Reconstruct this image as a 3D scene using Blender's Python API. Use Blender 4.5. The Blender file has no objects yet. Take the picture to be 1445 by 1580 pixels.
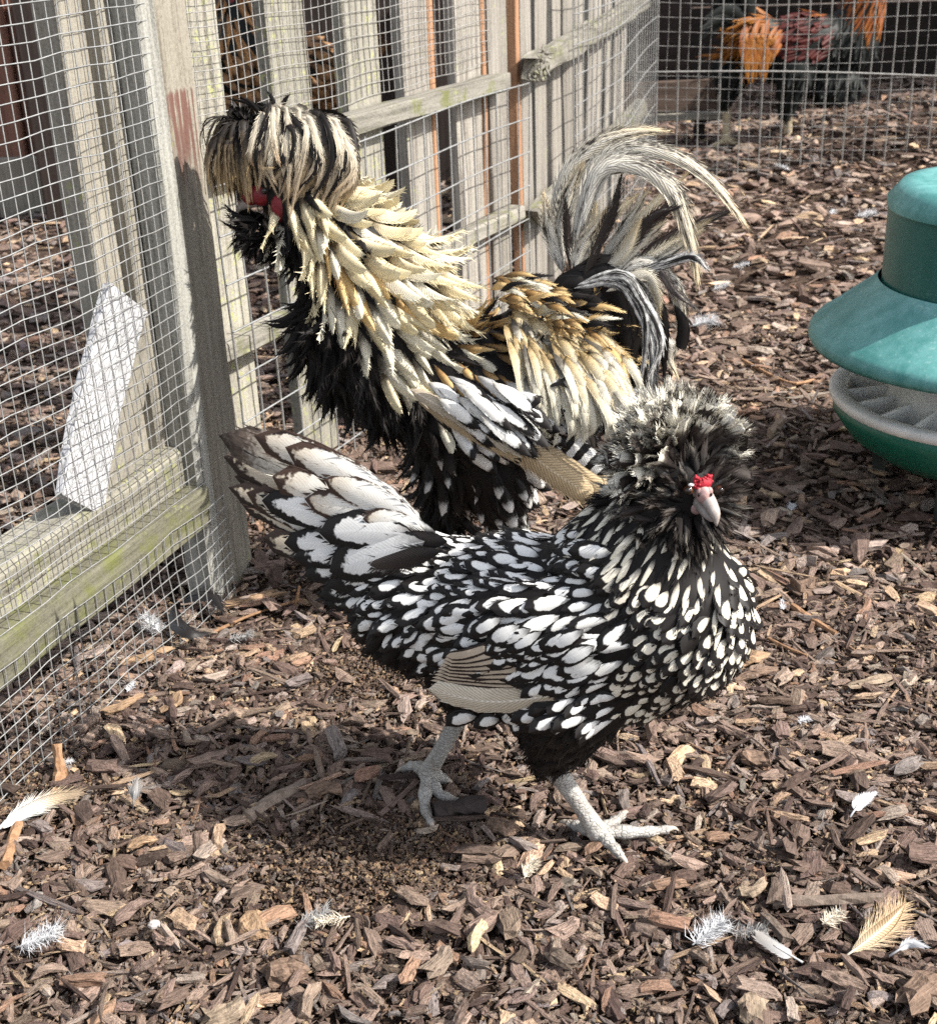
import bpy, math, random
import numpy as np
from mathutils import Vector, Matrix

random.seed(11)
rng = np.random.default_rng(11)
sc = bpy.context.scene
COL = sc.collection

# ------------------------------------------------------------------ camera, sky, sun, exposure
CAM_H, FPX, CX, CY = 0.70, 2090.0, 722.5, 790.0
_d = np.array([178, 4510, 2090.0]); _d /= np.linalg.norm(_d)
_up = -_d
_yw = np.array([0, 0, 1.0]); _yw = _yw - _up * (_yw @ _up); _yw /= np.linalg.norm(_yw)
CM = np.stack([np.cross(_yw, _up), _yw, _up])          # camera (x right, y down, z forward) -> world
EYE = np.array([0, 0, CAM_H])

cam_data = bpy.data.cameras.new('camera')
cam = bpy.data.objects.new('camera', cam_data); COL.objects.link(cam)
cam_data.sensor_fit = 'HORIZONTAL'; cam_data.sensor_width = 36.0
cam_data.lens = 36.0 * FPX / 1445.0
cam_data.clip_start = 0.02; cam_data.clip_end = 500
cam_data.dof.use_dof = True; cam_data.dof.focus_distance = 1.08; cam_data.dof.aperture_fstop = 22
_r, _u, _b = CM @ [1, 0, 0], -(CM @ [0, 1, 0]), -(CM @ [0, 0, 1])
cam.matrix_world = Matrix(((_r[0], _u[0], _b[0], 0), (_r[1], _u[1], _b[1], 0), (_r[2], _u[2], _b[2], CAM_H), (0, 0, 0, 1)))
sc.camera = cam

SUN_D = np.array([-0.68, 0.21, -0.70]); SUN_D /= np.linalg.norm(SUN_D)
world = bpy.data.worlds.new('World'); sc.world = world; world.use_nodes = True
wt = world.node_tree; wbg = wt.nodes['Background']
sky = wt.nodes.new('ShaderNodeTexSky'); sky.sky_type = 'NISHITA'; sky.sun_disc = False
sky.sun_elevation = math.asin(-SUN_D[2]); sky.sun_rotation = math.atan2(-SUN_D[0], -SUN_D[1])
sky.dust_density = 2.0
hsv = wt.nodes.new('ShaderNodeHueSaturation'); hsv.inputs['Saturation'].default_value = 0.45   # desaturated so the sky fill tints the shade less blue
wt.links.new(sky.outputs[0], hsv.inputs['Color']); wt.links.new(hsv.outputs[0], wbg.inputs[0]); wbg.inputs[1].default_value = 0.15
sun_data = bpy.data.lights.new('sun', 'SUN'); sun_data.energy = 4.6; sun_data.angle = math.radians(0.55)
sun_data.color = (1.0, 0.955, 0.88)
sun = bpy.data.objects.new('sun', sun_data); COL.objects.link(sun)
sun.rotation_euler = Vector(SUN_D).to_track_quat('-Z', 'Y').to_euler()
sc.view_settings.view_transform = 'Standard'; sc.view_settings.look = 'None'
sc.view_settings.exposure = 0.92; sc.view_settings.gamma = 1.0
sc.view_settings.use_curve_mapping = False
sc.render.engine = 'CYCLES'
sc.cycles.use_denoising = False
sc.cycles.max_bounces = 6; sc.cycles.diffuse_bounces = 3; sc.cycles.glossy_bounces = 2
sc.cycles.transmission_bounces = 3

# ------------------------------------------------------------------ small helpers
def ray(px, py): return CM @ np.array([(px - CX) / FPX, (py - CY) / FPX, 1.0])
def gnd(px, py, z=0.0):
    r = ray(px, py); return EYE + r * ((z - CAM_H) / r[2])
def at_y(px, py, Y):
    r = ray(px, py); return EYE + r * (Y / r[1])
def on_plane(px, py, P, n):
    r = ray(px, py); return EYE + r * ((n @ (P - EYE)) / (n @ r))
def proj(p):
    c = (np.asarray(p, float) - EYE) @ CM
    return np.stack([CX + FPX * c[..., 0] / c[..., 2], CY + FPX * c[..., 1] / c[..., 2], c[..., 2]], -1)
def unit(v):
    v = np.asarray(v, float); return v / max(np.linalg.norm(v), 1e-9)
def lerp(a, b, t): return a + (b - a) * t
def sstep(a, b, x):
    t = np.clip((x - a) / (b - a), 0, 1); return t * t * (3 - 2 * t)

def tag(o, label=None, cat=None, group=None, kind=None):
    if label: o['label'] = label
    if cat: o['category'] = cat
    if group: o['group'] = group
    if kind: o['kind'] = kind
    return o
def empty(name, loc):
    o = bpy.data.objects.new(name, None); COL.objects.link(o); o.location = Vector(loc)
    o.empty_display_size = 0.05
    return o
def np_mesh(name, V, F, uv=None, mats=(), smooth=True, midx=None, attrs=None):
    """V (n,3), F list of faces or (m,k) array; uv per vertex (n,2)."""
    me = bpy.data.meshes.new(name)
    V = np.asarray(V, np.float32)
    if isinstance(F, np.ndarray):
        k = F.shape[1]; loops = F.astype(np.int32).ravel(); tot = np.full(len(F), k, np.int32)
    else:
        tot = np.array([len(f) for f in F], np.int32); loops = np.fromiter((i for f in F for i in f), np.int32, int(tot.sum()))
    st = np.concatenate([[0], np.cumsum(tot)[:-1]]).astype(np.int32)
    me.vertices.add(len(V)); me.vertices.foreach_set('co', V.ravel())
    me.loops.add(len(loops)); me.loops.foreach_set('vertex_index', loops)
    me.polygons.add(len(tot)); me.polygons.foreach_set('loop_start', st); me.polygons.foreach_set('loop_total', tot)
    if midx is not None: me.polygons.foreach_set('material_index', np.asarray(midx, np.int32))
    me.polygons.foreach_set('use_smooth', np.full(len(tot), bool(smooth)))
    if uv is not None:
        l = me.uv_layers.new(name='UVMap'); l.data.foreach_set('uv', np.asarray(uv, np.float32)[loops].ravel())
    for an, (ty, arr) in (attrs or {}).items():
        a = me.attributes.new(an, ty, 'POINT')
        a.data.foreach_set('color' if 'COLOR' in ty else 'vector' if 'VECTOR' in ty else 'value', np.asarray(arr, np.float32).ravel())
    for m in mats: me.materials.append(m)
    me.update(calc_edges=True)
    return me
def link(name, me, parent=None, M=None, **tags):
    o = bpy.data.objects.new(name, me); COL.objects.link(o)
    if parent is not None: o.parent = parent
    if M is not None: o.matrix_basis = M
    tag(o, **tags) if tags else None
    return o
ROOT = {}
def local(root):
    """world -> root-local shift for numpy points (roots are never rotated)."""
    return np.array(root.location)
def mat4(x, y, z, p):
    return Matrix(((x[0], y[0], z[0], p[0]), (x[1], y[1], z[1], p[1]), (x[2], y[2], z[2], p[2]), (0, 0, 0, 1)))

# ------------------------------------------------------------------ materials
class Mat:
    def __init__(s, name):
        s.m = bpy.data.materials.new(name); s.m.use_nodes = True; s.t = s.m.node_tree
        s.b = s.t.nodes['Principled BSDF']; s.out = s.t.nodes['Material Output']
    def n(s, ty, ins=None, **props):
        nd = s.t.nodes.new(ty)
        for k, v in props.items(): setattr(nd, k, v)
        for k, v in (ins or {}).items(): s.set(nd.inputs[k], v)
        return nd
    def set(s, sock, v):
        if isinstance(v, bpy.types.NodeSocket): s.t.links.new(v, sock)
        elif isinstance(v, bpy.types.Node): s.t.links.new(v.outputs[0], sock)
        elif isinstance(v, (tuple, list)) and len(v) == 3 and sock.type == 'RGBA': sock.default_value = (*v, 1)
        else: sock.default_value = v
    def math(s, op, a, b=0.0, c=0.0, clamp=False):
        return s.n('ShaderNodeMath', {0: a, 1: b, 2: c}, operation=op, use_clamp=clamp).outputs[0]
    def ss(s, x, a, b, lo=0.0, hi=1.0):
        return s.n('ShaderNodeMapRange', {0: x, 1: a, 2: b, 3: lo, 4: hi}, interpolation_type='SMOOTHSTEP').outputs[0]
    def mix(s, f, a, b, mode='MIX'):
        nd = s.n('ShaderNodeMix', data_type='RGBA', blend_type=mode)
        s.set(nd.inputs[0], f); s.set(nd.inputs[6], a); s.set(nd.inputs[7], b)
        return nd.outputs[2]
    def noise(s, vec, scale, detail=3.0, rough=0.55, dist=0.0):
        nd = s.n('ShaderNodeTexNoise', {'Scale': scale, 'Detail': detail, 'Roughness': rough, 'Distortion': dist})
        if vec is not None: s.set(nd.inputs['Vector'], vec)
        return nd.outputs[0]
    def vscale(s, vec, sc_):
        nd = s.n('ShaderNodeMapping'); s.set(nd.inputs['Vector'], vec); nd.inputs['Scale'].default_value = sc_
        return nd.outputs[0]
    def ramp(s, f, stops, interp='LINEAR'):
        nd = s.n('ShaderNodeValToRGB'); cr = nd.color_ramp; cr.interpolation = interp
        while len(cr.elements) < len(stops): cr.elements.new(0.5)
        for e, (p, c) in zip(cr.elements, stops): e.position = p; e.color = (*c, 1)
        s.set(nd.inputs[0], f); return nd.outputs[0]
    def bump(s, h, strength=0.4, dist=0.002):
        nd = s.n('ShaderNodeBump', {'Height': h, 'Strength': strength, 'Distance': dist}); s.set(s.b.inputs['Normal'], nd.outputs[0])
    def base(s, c, rough=0.7, spec=0.3, metal=0.0):
        s.set(s.b.inputs['Base Color'], c); s.set(s.b.inputs['Roughness'], rough)
        s.b.inputs['Specular IOR Level'].default_value = spec; s.b.inputs['Metallic'].default_value = metal
        return s.m

def wood_mat(name, dark, light, lichen=0.0, stain=None, axis=2, rough=0.85, lcol=(0.30, 0.32, 0.11), grain=1.0, moss=0.0):
    m = Mat(name)
    tc = m.n('ShaderNodeTexCoord').outputs['Object']
    oi = m.n('ShaderNodeObjectInfo')
    off = m.n('ShaderNodeVectorMath', {0: tc, 1: m.n('ShaderNodeVectorMath', {0: oi.outputs['Random'], 1: (7.1, 3.3, 5.7)}, operation='MULTIPLY').outputs[0]}, operation='ADD').outputs[0]
    s3 = [160, 160, 160]; s3[axis] = 6
    g1 = m.noise(m.vscale(off, tuple(s3)), 1.0, 5, 0.65)
    s3b = [50, 50, 50]; s3b[axis] = 2.2
    g2 = m.noise(m.vscale(off, tuple(s3b)), 1.0, 3, 0.5)
    sp = m.noise(off, 330, 3, 0.7)
    f = m.math('ADD', m.math('MULTIPLY', g1, 0.5), m.math('ADD', m.math('MULTIPLY', g2, 0.26), m.math('MULTIPLY', sp, 0.34)))
    c = m.ramp(f, [(0.40, dark), (0.55, lerp(np.array(dark), np.array(light), 0.6)), (0.70, light)])
    r = m.math('MULTIPLY_ADD', oi.outputs['Random'], 0.34, 0.83)
    c = m.mix(1.0, c, m.n('ShaderNodeCombineColor', {0: r, 1: r, 2: r}).outputs[0], 'MULTIPLY')
    if lichen > 0:
        l = m.math('MULTIPLY', m.ss(m.noise(off, 95, 4, 0.7), 0.54, 0.64), m.ss(m.noise(off, 16, 3, 0.6), 0.62 - 0.25 * lichen, 0.74 - 0.2 * lichen))
        c = m.mix(m.math('MULTIPLY', l, 0.75), c, lcol)
    if moss > 0:
        l = m.ss(m.noise(off, 24, 4, 0.7), 0.60 - 0.25 * moss, 0.72)
        c = m.mix(m.math('MULTIPLY', l, 0.8), c, (0.12, 0.13, 0.035))
    if stain:
        sx = m.n('ShaderNodeSeparateXYZ', {0: tc})
        zc, hw, colr = stain
        drip = m.noise(m.vscale(tc, (190, 190, 9)), 1.0, 4, 0.6)
        band = m.math('MULTIPLY', m.ss(sx.outputs[2], zc - hw * 1.5, zc + hw * 0.3), m.ss(sx.outputs[2], zc + hw * 0.8, zc + hw, 1.0, 0.0))
        k = m.ss(m.math('ADD', drip, m.math('MULTIPLY', band, 0.26)), 0.66, 0.76)
        c = m.mix(m.math('MULTIPLY', m.math('MULTIPLY', k, band, clamp=True), 0.85), c, colr)
    m.bump(m.math('ADD', g1, m.math('MULTIPLY', sp, 0.5)), 0.75 * grain, 0.0016)
    return m.base(c, rough, 0.2)

def plain_mat(name, col, rough=0.6, spec=0.3, metal=0.0, var=0.25, scale=60, bump=0.0):
    m = Mat(name)
    tc = m.n('ShaderNodeTexCoord').outputs['Object']
    nz = m.noise(tc, scale, 4, 0.6)
    col = np.array(col)
    c = m.ramp(nz, [(0.3, tuple(col * (1 - var))), (0.7, tuple(np.minimum(col * (1 + var), 0.95)))])
    if bump: m.bump(nz, bump, 0.001)
    return m.base(c, rough, spec, metal)

def feather_mat(name, ramp, edge=None, rachis=None, mottle=None, bars=None, edge_tip=True, var=0.16, rough=0.55, transl=0.0, barb=0.07, spec=0.25):
    """ramp: colours from base to tip; edge: (colour, threshold) lacing round the vane; mottle: (colour, amount, scale)."""
    m = Mat(name)
    uv = m.n('ShaderNodeUVMap').outputs[0]
    s2 = m.n('ShaderNodeSeparateXYZ', {0: uv})
    u, v = s2.outputs[0], s2.outputs[1]
    av = m.math('ABSOLUTE', m.math('MULTIPLY_ADD', v, 2.0, -1.0))
    pos = m.n('ShaderNodeNewGeometry').outputs['Position']
    nz = m.noise(pos, 260, 3, 0.6)
    nlow = m.noise(pos, 55, 2, 0.5)
    # barbs: fine slanting stripes along the vane, broken up
    bw = m.math('SINE', m.math('ADD', m.math('MULTIPLY_ADD', u, 150.0, m.math('MULTIPLY', av, -34.0)), m.math('MULTIPLY', nz, 7.0)))
    c = m.ramp(m.math('ADD', u, m.math('MULTIPLY_ADD', nz, 0.24, -0.12)), ramp)
    if mottle:
        mk = m.ss(m.noise(m.vscale(uv, (mottle[2] * 0.6, mottle[2], 1)), 1.0, 4, 0.7), 0.62 - 0.3 * mottle[1], 0.70 - 0.25 * mottle[1])
        mk2 = m.ss(m.noise(pos, 150, 3, 0.6), 0.35, 0.6)
        c = m.mix(m.math('MULTIPLY', mk, m.math('MULTIPLY_ADD', mk2, 0.6, 0.4)), c, mottle[0])
    if bars:
        bk = m.ss(m.math('SINE', m.math('ADD', m.math('MULTIPLY', u, bars[1]), m.math('MULTIPLY', nz, 2.0))), -0.1, 0.2)
        c = m.mix(bk, c, bars[0])
    if rachis:
        c = m.mix(m.math('MULTIPLY', m.ss(av, 0.03, 0.10, 1.0, 0.0), m.ss(u, 0.75, 0.95, 0.8, 0.0)), c, rachis)
    if edge:
        tipd = m.math('DIVIDE', m.math('MAXIMUM', m.math('SUBTRACT', u, 0.35), 0.0), 0.63)
        d = m.math('POWER', m.math('ADD', m.math('POWER', av, 2.6), m.math('POWER', tipd, 2.6)), 1 / 2.6)
        if not edge_tip: d = av
        d = m.math('ADD', d, m.math('MULTIPLY_ADD', nz, 0.20, -0.10))
        d = m.math('ADD', d, m.math('MULTIPLY_ADD', m.noise(pos, 130, 2, 0.5), 0.22 if edge_tip else 0.0, -0.11 if edge_tip else 0.0))
        d = m.math('ADD', d, m.math('MULTIPLY_ADD', nlow, 0.30, -0.15))
        c = m.mix(m.ss(d, edge[1] - 0.045, edge[1] + 0.045), c, edge[0])
    k = m.math('MULTIPLY_ADD', nlow, var * 2, 1 - var)
    k = m.math('MULTIPLY', k, m.math('MULTIPLY_ADD', bw, barb * 0.6, 1 - barb * 0.4))
    c = m.mix(1.0, c, m.n('ShaderNodeCombineColor', {0: k, 1: k, 2: k}).outputs[0], 'MULTIPLY')
    m.bump(bw, 0.6 * barb, 0.0003)
    m.base(c, rough, spec)
    if transl:
        tr = m.n('ShaderNodeBsdfTranslucent', {'Color': c})
        mx = m.n('ShaderNodeMixShader', {0: transl, 1: m.b.outputs[0], 2: tr.outputs[0]})
        m.t.links.new(mx.outputs[0], m.out.inputs[0])
    return m.m

BLK = (0.0085, 0.0070, 0.0066)
CRM = (0.70, 0.65, 0.54)
WHT = (0.74, 0.73, 0.70)

# ------------------------------------------------------------------ mesh builders
def board_mesh(L, W, T, seed, mats, seg=6, rough=0.0012, chip=0.0):
    """plank: length along z, width along x, thickness along y; chamfered and slightly uneven."""
    r = np.random.default_rng(seed)
    c = min(W, T) * 0.10
    ring = np.array([(-W / 2 + c, -T / 2), (W / 2 - c, -T / 2), (W / 2, -T / 2 + c), (W / 2, T / 2 - c), (W / 2 - c, T / 2), (-W / 2 + c, T / 2), (-W / 2, T / 2 - c), (-W / 2, -T / 2 + c)])
    V, F = [], []
    bow = r.normal(0, rough * 1.6, 2)
    for i in range(seg + 1):
        t = i / seg
        o = bow * math.sin(t * math.pi)
        rr = ring + r.normal(0, rough * 0.5, ring.shape) + o
        z = np.full(8, t * L)
        if i in (0, seg) and chip: z = z + r.uniform(-chip, chip, 8)
        V += [(x, y, zz) for (x, y), zz in zip(rr, z)]
    for i in range(seg):
        for k in range(8):
            a, b = i * 8 + k, i * 8 + (k + 1) % 8
            F.append((a, b, b + 8, a + 8))
    F.append(tuple(range(7, -1, -1))); F.append(tuple(seg * 8 + k for k in range(8)))
    return np_mesh('plank', V, F, mats=mats, smooth=False)
_bs = [100]
def board(name, p0, p1, wdir, W, T, m, parent, seg=6, rough=0.0012, chip=0.0, **tags):
    p0, p1 = np.asarray(p0, float), np.asarray(p1, float)
    z = unit(p1 - p0); x = np.asarray(wdir, float); x = unit(x - z * (x @ z)); y = np.cross(z, x)
    _bs[0] += 1
    me = board_mesh(np.linalg.norm(p1 - p0), W, T, _bs[0], [m], seg, rough, chip)
    off = local(parent) if parent is not None else 0
    return link(name, me, parent, mat4(x, y, z, p0 - off), **tags)

def tube_data(path, radii, k=6, cap=True):
    path = np.asarray(path, float); n = len(path)
    radii = np.broadcast_to(np.asarray(radii, float), (n,))
    T = np.gradient(path, axis=0); T /= np.linalg.norm(T, axis=1)[:, None] + 1e-12
    a = np.array([0, 0, 1.0]) if abs(T[0][2]) < 0.8 else np.array([1.0, 0, 0])
    N = unit(np.cross(T[0], a)); V = []
    ang = np.arange(k) / k * 2 * np.pi
    for i in range(n):
        N = unit(N - T[i] * (N @ T[i])); B = np.cross(T[i], N)
        V.append(path[i] + radii[i] * (np.cos(ang)[:, None] * N + np.sin(ang)[:, None] * B))
    V = np.concatenate(V); F = []
    for i in range(n - 1):
        for j in range(k):
            a, b = i * k + j, i * k + (j + 1) % k
            F.append((a, b, b + k, a + k))
    if cap: F.append(tuple(range(k - 1, -1, -1))); F.append(tuple((n - 1) * k + j for j in range(k)))
    return V, F
def join_data(parts):
    V, F, o = [], [], 0
    for v, f in parts:
        V.append(np.asarray(v, float)); F += [tuple(i + o for i in ff) for ff in f]; o += len(v)
    return np.concatenate(V), F
def smooth_path(P, n):
    """Catmull-Rom through the points, n samples."""
    P = np.asarray(P, float)
    Q = np.vstack([2 * P[0] - P[1], P, 2 * P[-1] - P[-2]])
    m = len(P) - 1; out = []
    for s in np.linspace(0, m, n):
        i = min(int(s), m - 1); t = s - i
        a, b, c, d = Q[i], Q[i + 1], Q[i + 2], Q[i + 3]
        out.append(0.5 * (2 * b + (c - a) * t + (2 * a - 5 * b + 4 * c - d) * t * t + (3 * b - a - 3 * c + d) * t ** 3))
    return np.array(out)
def sphere_data(c, R, nu=14, nv=9):
    """R: 3x3, columns = scaled axes."""
    R = np.asarray(R, float)
    if R.ndim < 2: R = np.eye(3) * R
    V = [(0, 0, 1)]
    for i in range(1, nv):
        t = math.pi * i / nv
        V += [(math.sin(t) * math.cos(2 * math.pi * j / nu), math.sin(t) * math.sin(2 * math.pi * j / nu), math.cos(t)) for j in range(nu)]
    V.append((0, 0, -1)); V = np.array(V) @ R.T + np.asarray(c)
    F = [(0, 1 + j, 1 + (j + 1) % nu) for j in range(nu)]
    for i in range(nv - 2):
        for j in range(nu):
            a, b = 1 + i * nu + j, 1 + i * nu + (j + 1) % nu
            F.append((a, a + nu, b + nu, b))
    l = len(V) - 1; o = 1 + (nv - 2) * nu
    F += [(l, o + (j + 1) % nu, o + j) for j in range(nu)]
    return V, F
def remeshed(name, parts, voxel, smooth, mats):
    """one continuous surface over overlapping closed parts."""
    V, F = join_data(parts)
    me = np_mesh(name + '_raw', V, F)
    o = bpy.data.objects.new(name + '_raw', me); COL.objects.link(o)
    r = o.modifiers.new('r', 'REMESH'); r.mode = 'VOXEL'; r.voxel_size = voxel; r.use_smooth_shade = True
    s = o.modifiers.new('s', 'SMOOTH'); s.factor = 0.5; s.iterations = smooth
    dg = bpy.context.evaluated_depsgraph_get()
    out = bpy.data.meshes.new_from_object(o.evaluated_get(dg))
    out.name = name
    bpy.data.objects.remove(o); bpy.data.meshes.remove(me)
    out.materials.clear()
    for m in mats: out.materials.append(m)
    return out
def mesh_arrays(me):
    V = np.empty(len(me.vertices) * 3, np.float32); me.vertices.foreach_get('co', V); V = V.reshape(-1, 3).astype(float)
    N = np.empty(len(me.vertices) * 3, np.float32); me.vertices.foreach_get('normal', N); N = N.reshape(-1, 3).astype(float)
    me.calc_loop_triangles()
    T = np.empty(len(me.loop_triangles) * 3, np.int32); me.loop_triangles.foreach_get('vertices', T)
    return V, N, T.reshape(-1, 3)
def poisson(V, N, T, n, dist, r):
    """points spread over a surface, none nearer than dist."""
    a, b, c = V[T[:, 0]], V[T[:, 1]], V[T[:, 2]]
    ar = np.linalg.norm(np.cross(b - a, c - a), axis=1); cdf = np.cumsum(ar) / ar.sum()
    ti = np.searchsorted(cdf, r.random(n)); w = r.random((n, 2)); fl = w.sum(1) > 1; w[fl] = 1 - w[fl]
    P = a[ti] + (b - a)[ti] * w[:, :1] + (c - a)[ti] * w[:, 1:]
    Nn = N[T[ti, 0]] * (1 - w.sum(1))[:, None] + N[T[ti, 1]] * w[:, :1] + N[T[ti, 2]] * w[:, 1:]
    Nn /= np.linalg.norm(Nn, axis=1)[:, None] + 1e-9
    cell = {}; keep = []
    for i in range(n):
        dd = dist(P[i]) if callable(dist) else dist
        if dd <= 0: continue
        k = tuple((P[i] / 0.03).astype(int)); ok = True
        for dx in (-1, 0, 1):
            for dy in (-1, 0, 1):
                for dz in (-1, 0, 1):
                    for j in cell.get((k[0] + dx, k[1] + dy, k[2] + dz), ()):
                        if np.sum((P[j] - P[i]) ** 2) < dd * dd: ok = False; break
                    if not ok: break
                if not ok: break
            if not ok: break
        if ok: cell.setdefault(k, []).append(i); keep.append(i)
    return P[keep], Nn[keep]

# ------------------------------------------------------------------ feathers
def width_fn(shape):
    def f(u, a, b, p, rise=0.7):
        return np.sin(np.clip(u / a, 0, 1) * np.pi / 2) ** rise * np.clip(1 - np.clip((u - b) / (1 - b), 0, 1) ** p, 0, 1) ** (0.5 if p > 1.9 else 1)
    return {'round': lambda u: f(u, 0.5, 0.62, 2.2), 'oval': lambda u: f(u, 0.55, 0.5, 2.0), 'lance': lambda u: f(u, 0.28, 0.3, 1.35),
            'strap': lambda u: f(u, 0.2, 0.8, 2.4), 'plume': lambda u: f(u, 0.85, 0.8, 2.2, 1.0), 'sickle': lambda u: f(u, 0.25, 0.55, 1.25), 'talon': lambda u: f(u, 0.22, 0.5, 1.5),
            'barbed': lambda u: f(u, 0.4, 0.55, 1.5)}[shape]
def feather_data(C, Lat, Nr, shape, W, core=1.0, nb=12, camber=0.25, r=rng, fray=1.0, nv=2, wav=0.05):
    """vane along the centre line C with loose barbs at its edges -> V, F, UV."""
    n = len(C); u = np.linspace(0, 1, n); wf = width_fn(shape)
    w = np.maximum(wf(u), 0.02) * W * 0.5
    vs = np.linspace(-1, 1, 2 * nv + 1); k = len(vs)
    jit = 1 + r.normal(0, wav, (n, k)) * (np.abs(vs) > 0.9)
    V = C[:, None] + Lat[:, None] * (w[:, None] * vs * core * jit)[..., None] - Nr[:, None] * (camber * w[:, None] * vs ** 2)[..., None]
    UV = np.stack(np.broadcast_arrays(u[:, None], vs * core * 0.5 + 0.5), -1)
    V = V.reshape(-1, 3); UV = UV.reshape(-1, 2)
    F = [(i * k + j, (i + 1) * k + j, (i + 1) * k + j + 1, i * k + j + 1) for i in range(n - 1) for j in range(k - 1)]
    if nb:
        T = np.gradient(C, axis=0); L = np.linalg.norm(T, axis=1).sum(); T /= np.linalg.norm(T, axis=1)[:, None] + 1e-12
        ex, eu, ef = [], [], []; o = len(V)
        def at(a, s): return np.array([np.interp(s, u, a[:, q]) for q in range(3)])
        for side in (-1, 1):
            for b in range(nb):
                s = 0.15 + (0.83 if fray > 0.4 else 0.74) * (b + r.random() * 0.6) / nb
                wd = float(wf(np.array([s]))[0]) * W * 0.5
                c0, l0, t0, n0 = at(C, s), at(Lat, s), at(T, s), at(Nr, s)
                s1 = min(s + 0.55 / nb + 0.012, 1.0); c1 = at(C, s1); w1 = float(wf(np.array([s1]))[0]) * W * 0.5
                e0 = c0 + l0 * side * wd * core * 0.88 - n0 * camber * wd * core * 0.8
                e1 = c1 + at(Lat, s1) * side * w1 * core * 0.88 - n0 * camber * w1 * core * 0.8
                reach = wd * (1 - core) + 0.10 * W * fray
                tip = e1 + l0 * side * reach * r.uniform(0.6, 1.15) + t0 * (0.035 * L + reach * r.uniform(0.7, 1.5)) + n0 * r.normal(0, 0.05 * W)
                ex += [e0, e1, tip]; ef.append((o, o + 1, o + 2)); o += 3
                eu += [(s, 0.5 + side * core * 0.44), (s1, 0.5 + side * core * 0.44), (min(s1 + 0.03, 1), 0.5 + side * 0.5)]
        V = np.vstack([V, ex]); UV = np.vstack([UV, eu]); F += ef
    return V, F, UV
def unit_feather(shape, bend, hook, seed, nseg=7, **kw):
    r = np.random.default_rng(seed)
    u = np.linspace(0, 1, nseg + 1)
    ph = bend * u ** 1.4; ps = hook * u ** 1.6
    D = np.stack([np.cos(ps) * np.cos(ph), np.sin(ps), np.cos(ps) * np.sin(ph)], -1)
    C = np.vstack([[0, 0, 0], np.cumsum((D[1:] + D[:-1]) / 2, 0) / nseg])
    Lat = np.stack([-np.sin(ps), np.cos(ps), 0 * u], -1); Nr = np.cross(D, Lat)
    return feather_data(C, Lat, Nr, shape, 1.0, r=r, **kw)
VARIANT = {}
def variants(key, shape, bends, hooks=(0,), n=2, **kw):
    out = []; s = 1
    for b in bends:
        for h in hooks:
            for q in range(n):
                s += 1; out.append(unit_feather(shape, b + 0.1 * q, h, hash((len(key), s)) % 9999, **kw))
    VARIANT[key] = out
class Plumage:
    """collects feathers; the largest in view become objects, the rest one joined part."""
    def __init__(s, root, eye=EYE): s.root, s.items, s.mcache = root, [], {}
    def add(s, kind, key, mat, x, y, z, p, L, W):
        vi = rng.integers(len(VARIANT[key]))
        M = np.eye(4); M[:3, 0] = x * L; M[:3, 1] = y * W; M[:3, 2] = z * L; M[:3, 3] = p
        view = unit(EYE - p); face = abs(z @ view); vis = 1.0 if s.vis(p, z, view) else 0.15
        s.items.append((kind, key, vi, mat, M, L * W * (0.3 + face) * vis))
    def vis(s, p, z, view): return z @ view > -0.15
    def finish(s, limit=290, quota=None):
        off = local(s.root); rest = []
        kinds = sorted({i[0] for i in s.items})
        for k in kinds:
            its = sorted((i for i in s.items if i[0] == k), key=lambda i: -i[5])
            lim = (quota or {}).get(k, limit)
            for it in its[:lim]:
                ck = (it[1], it[2], it[3].name)
                if ck not in s.mcache:
                    V, F, UV = VARIANT[it[1]][it[2]]; s.mcache[ck] = np_mesh('feather', V, F, UV, [it[3]])
                M = it[4].copy(); M[:3, 3] -= off
                link(k, s.mcache[ck], s.root, Matrix(M.tolist()))
            rest += its[lim:]
        if rest:
            mats = []; Vs, Us, Fs, Ms = [], [], [], []; o = 0
            for it in rest:
                V, F, UV = VARIANT[it[1]][it[2]]
                if it[3] not in mats: mats.append(it[3])
                Vs.append(V @ it[4][:3, :3].T + it[4][:3, 3] - off); Us.append(UV)
                Fs += [tuple(i + o for i in f) for f in F]; Ms += [mats.index(it[3])] * len(F); o += len(V)
            link('plumage', np_mesh('plumage', np.vstack(Vs), Fs, np.vstack(Us), mats, midx=Ms), s.root, kind='stuff')
def feather_curve(kind, root, pts, W, mat, normal, shape='sickle', n=14, **kw):
    """one long feather along a 3-D curve, its own mesh."""
    C = smooth_path(pts, n); T = np.gradient(C, axis=0); T /= np.linalg.norm(T, axis=1)[:, None]
    Nr = np.asarray(normal, float)[None] - T * (T @ np.asarray(normal, float))[:, None]; Nr /= np.linalg.norm(Nr, axis=1)[:, None] + 1e-9
    Lat = np.cross(Nr, T)
    V, F, UV = feather_data(C, Lat, Nr, shape, W, r=rng, **kw)
    p0 = C[0]
    return link(kind, np_mesh('feather', V - p0, F, UV, [mat]), root, Matrix.Translation(Vector(p0 - local(root))))
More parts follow.
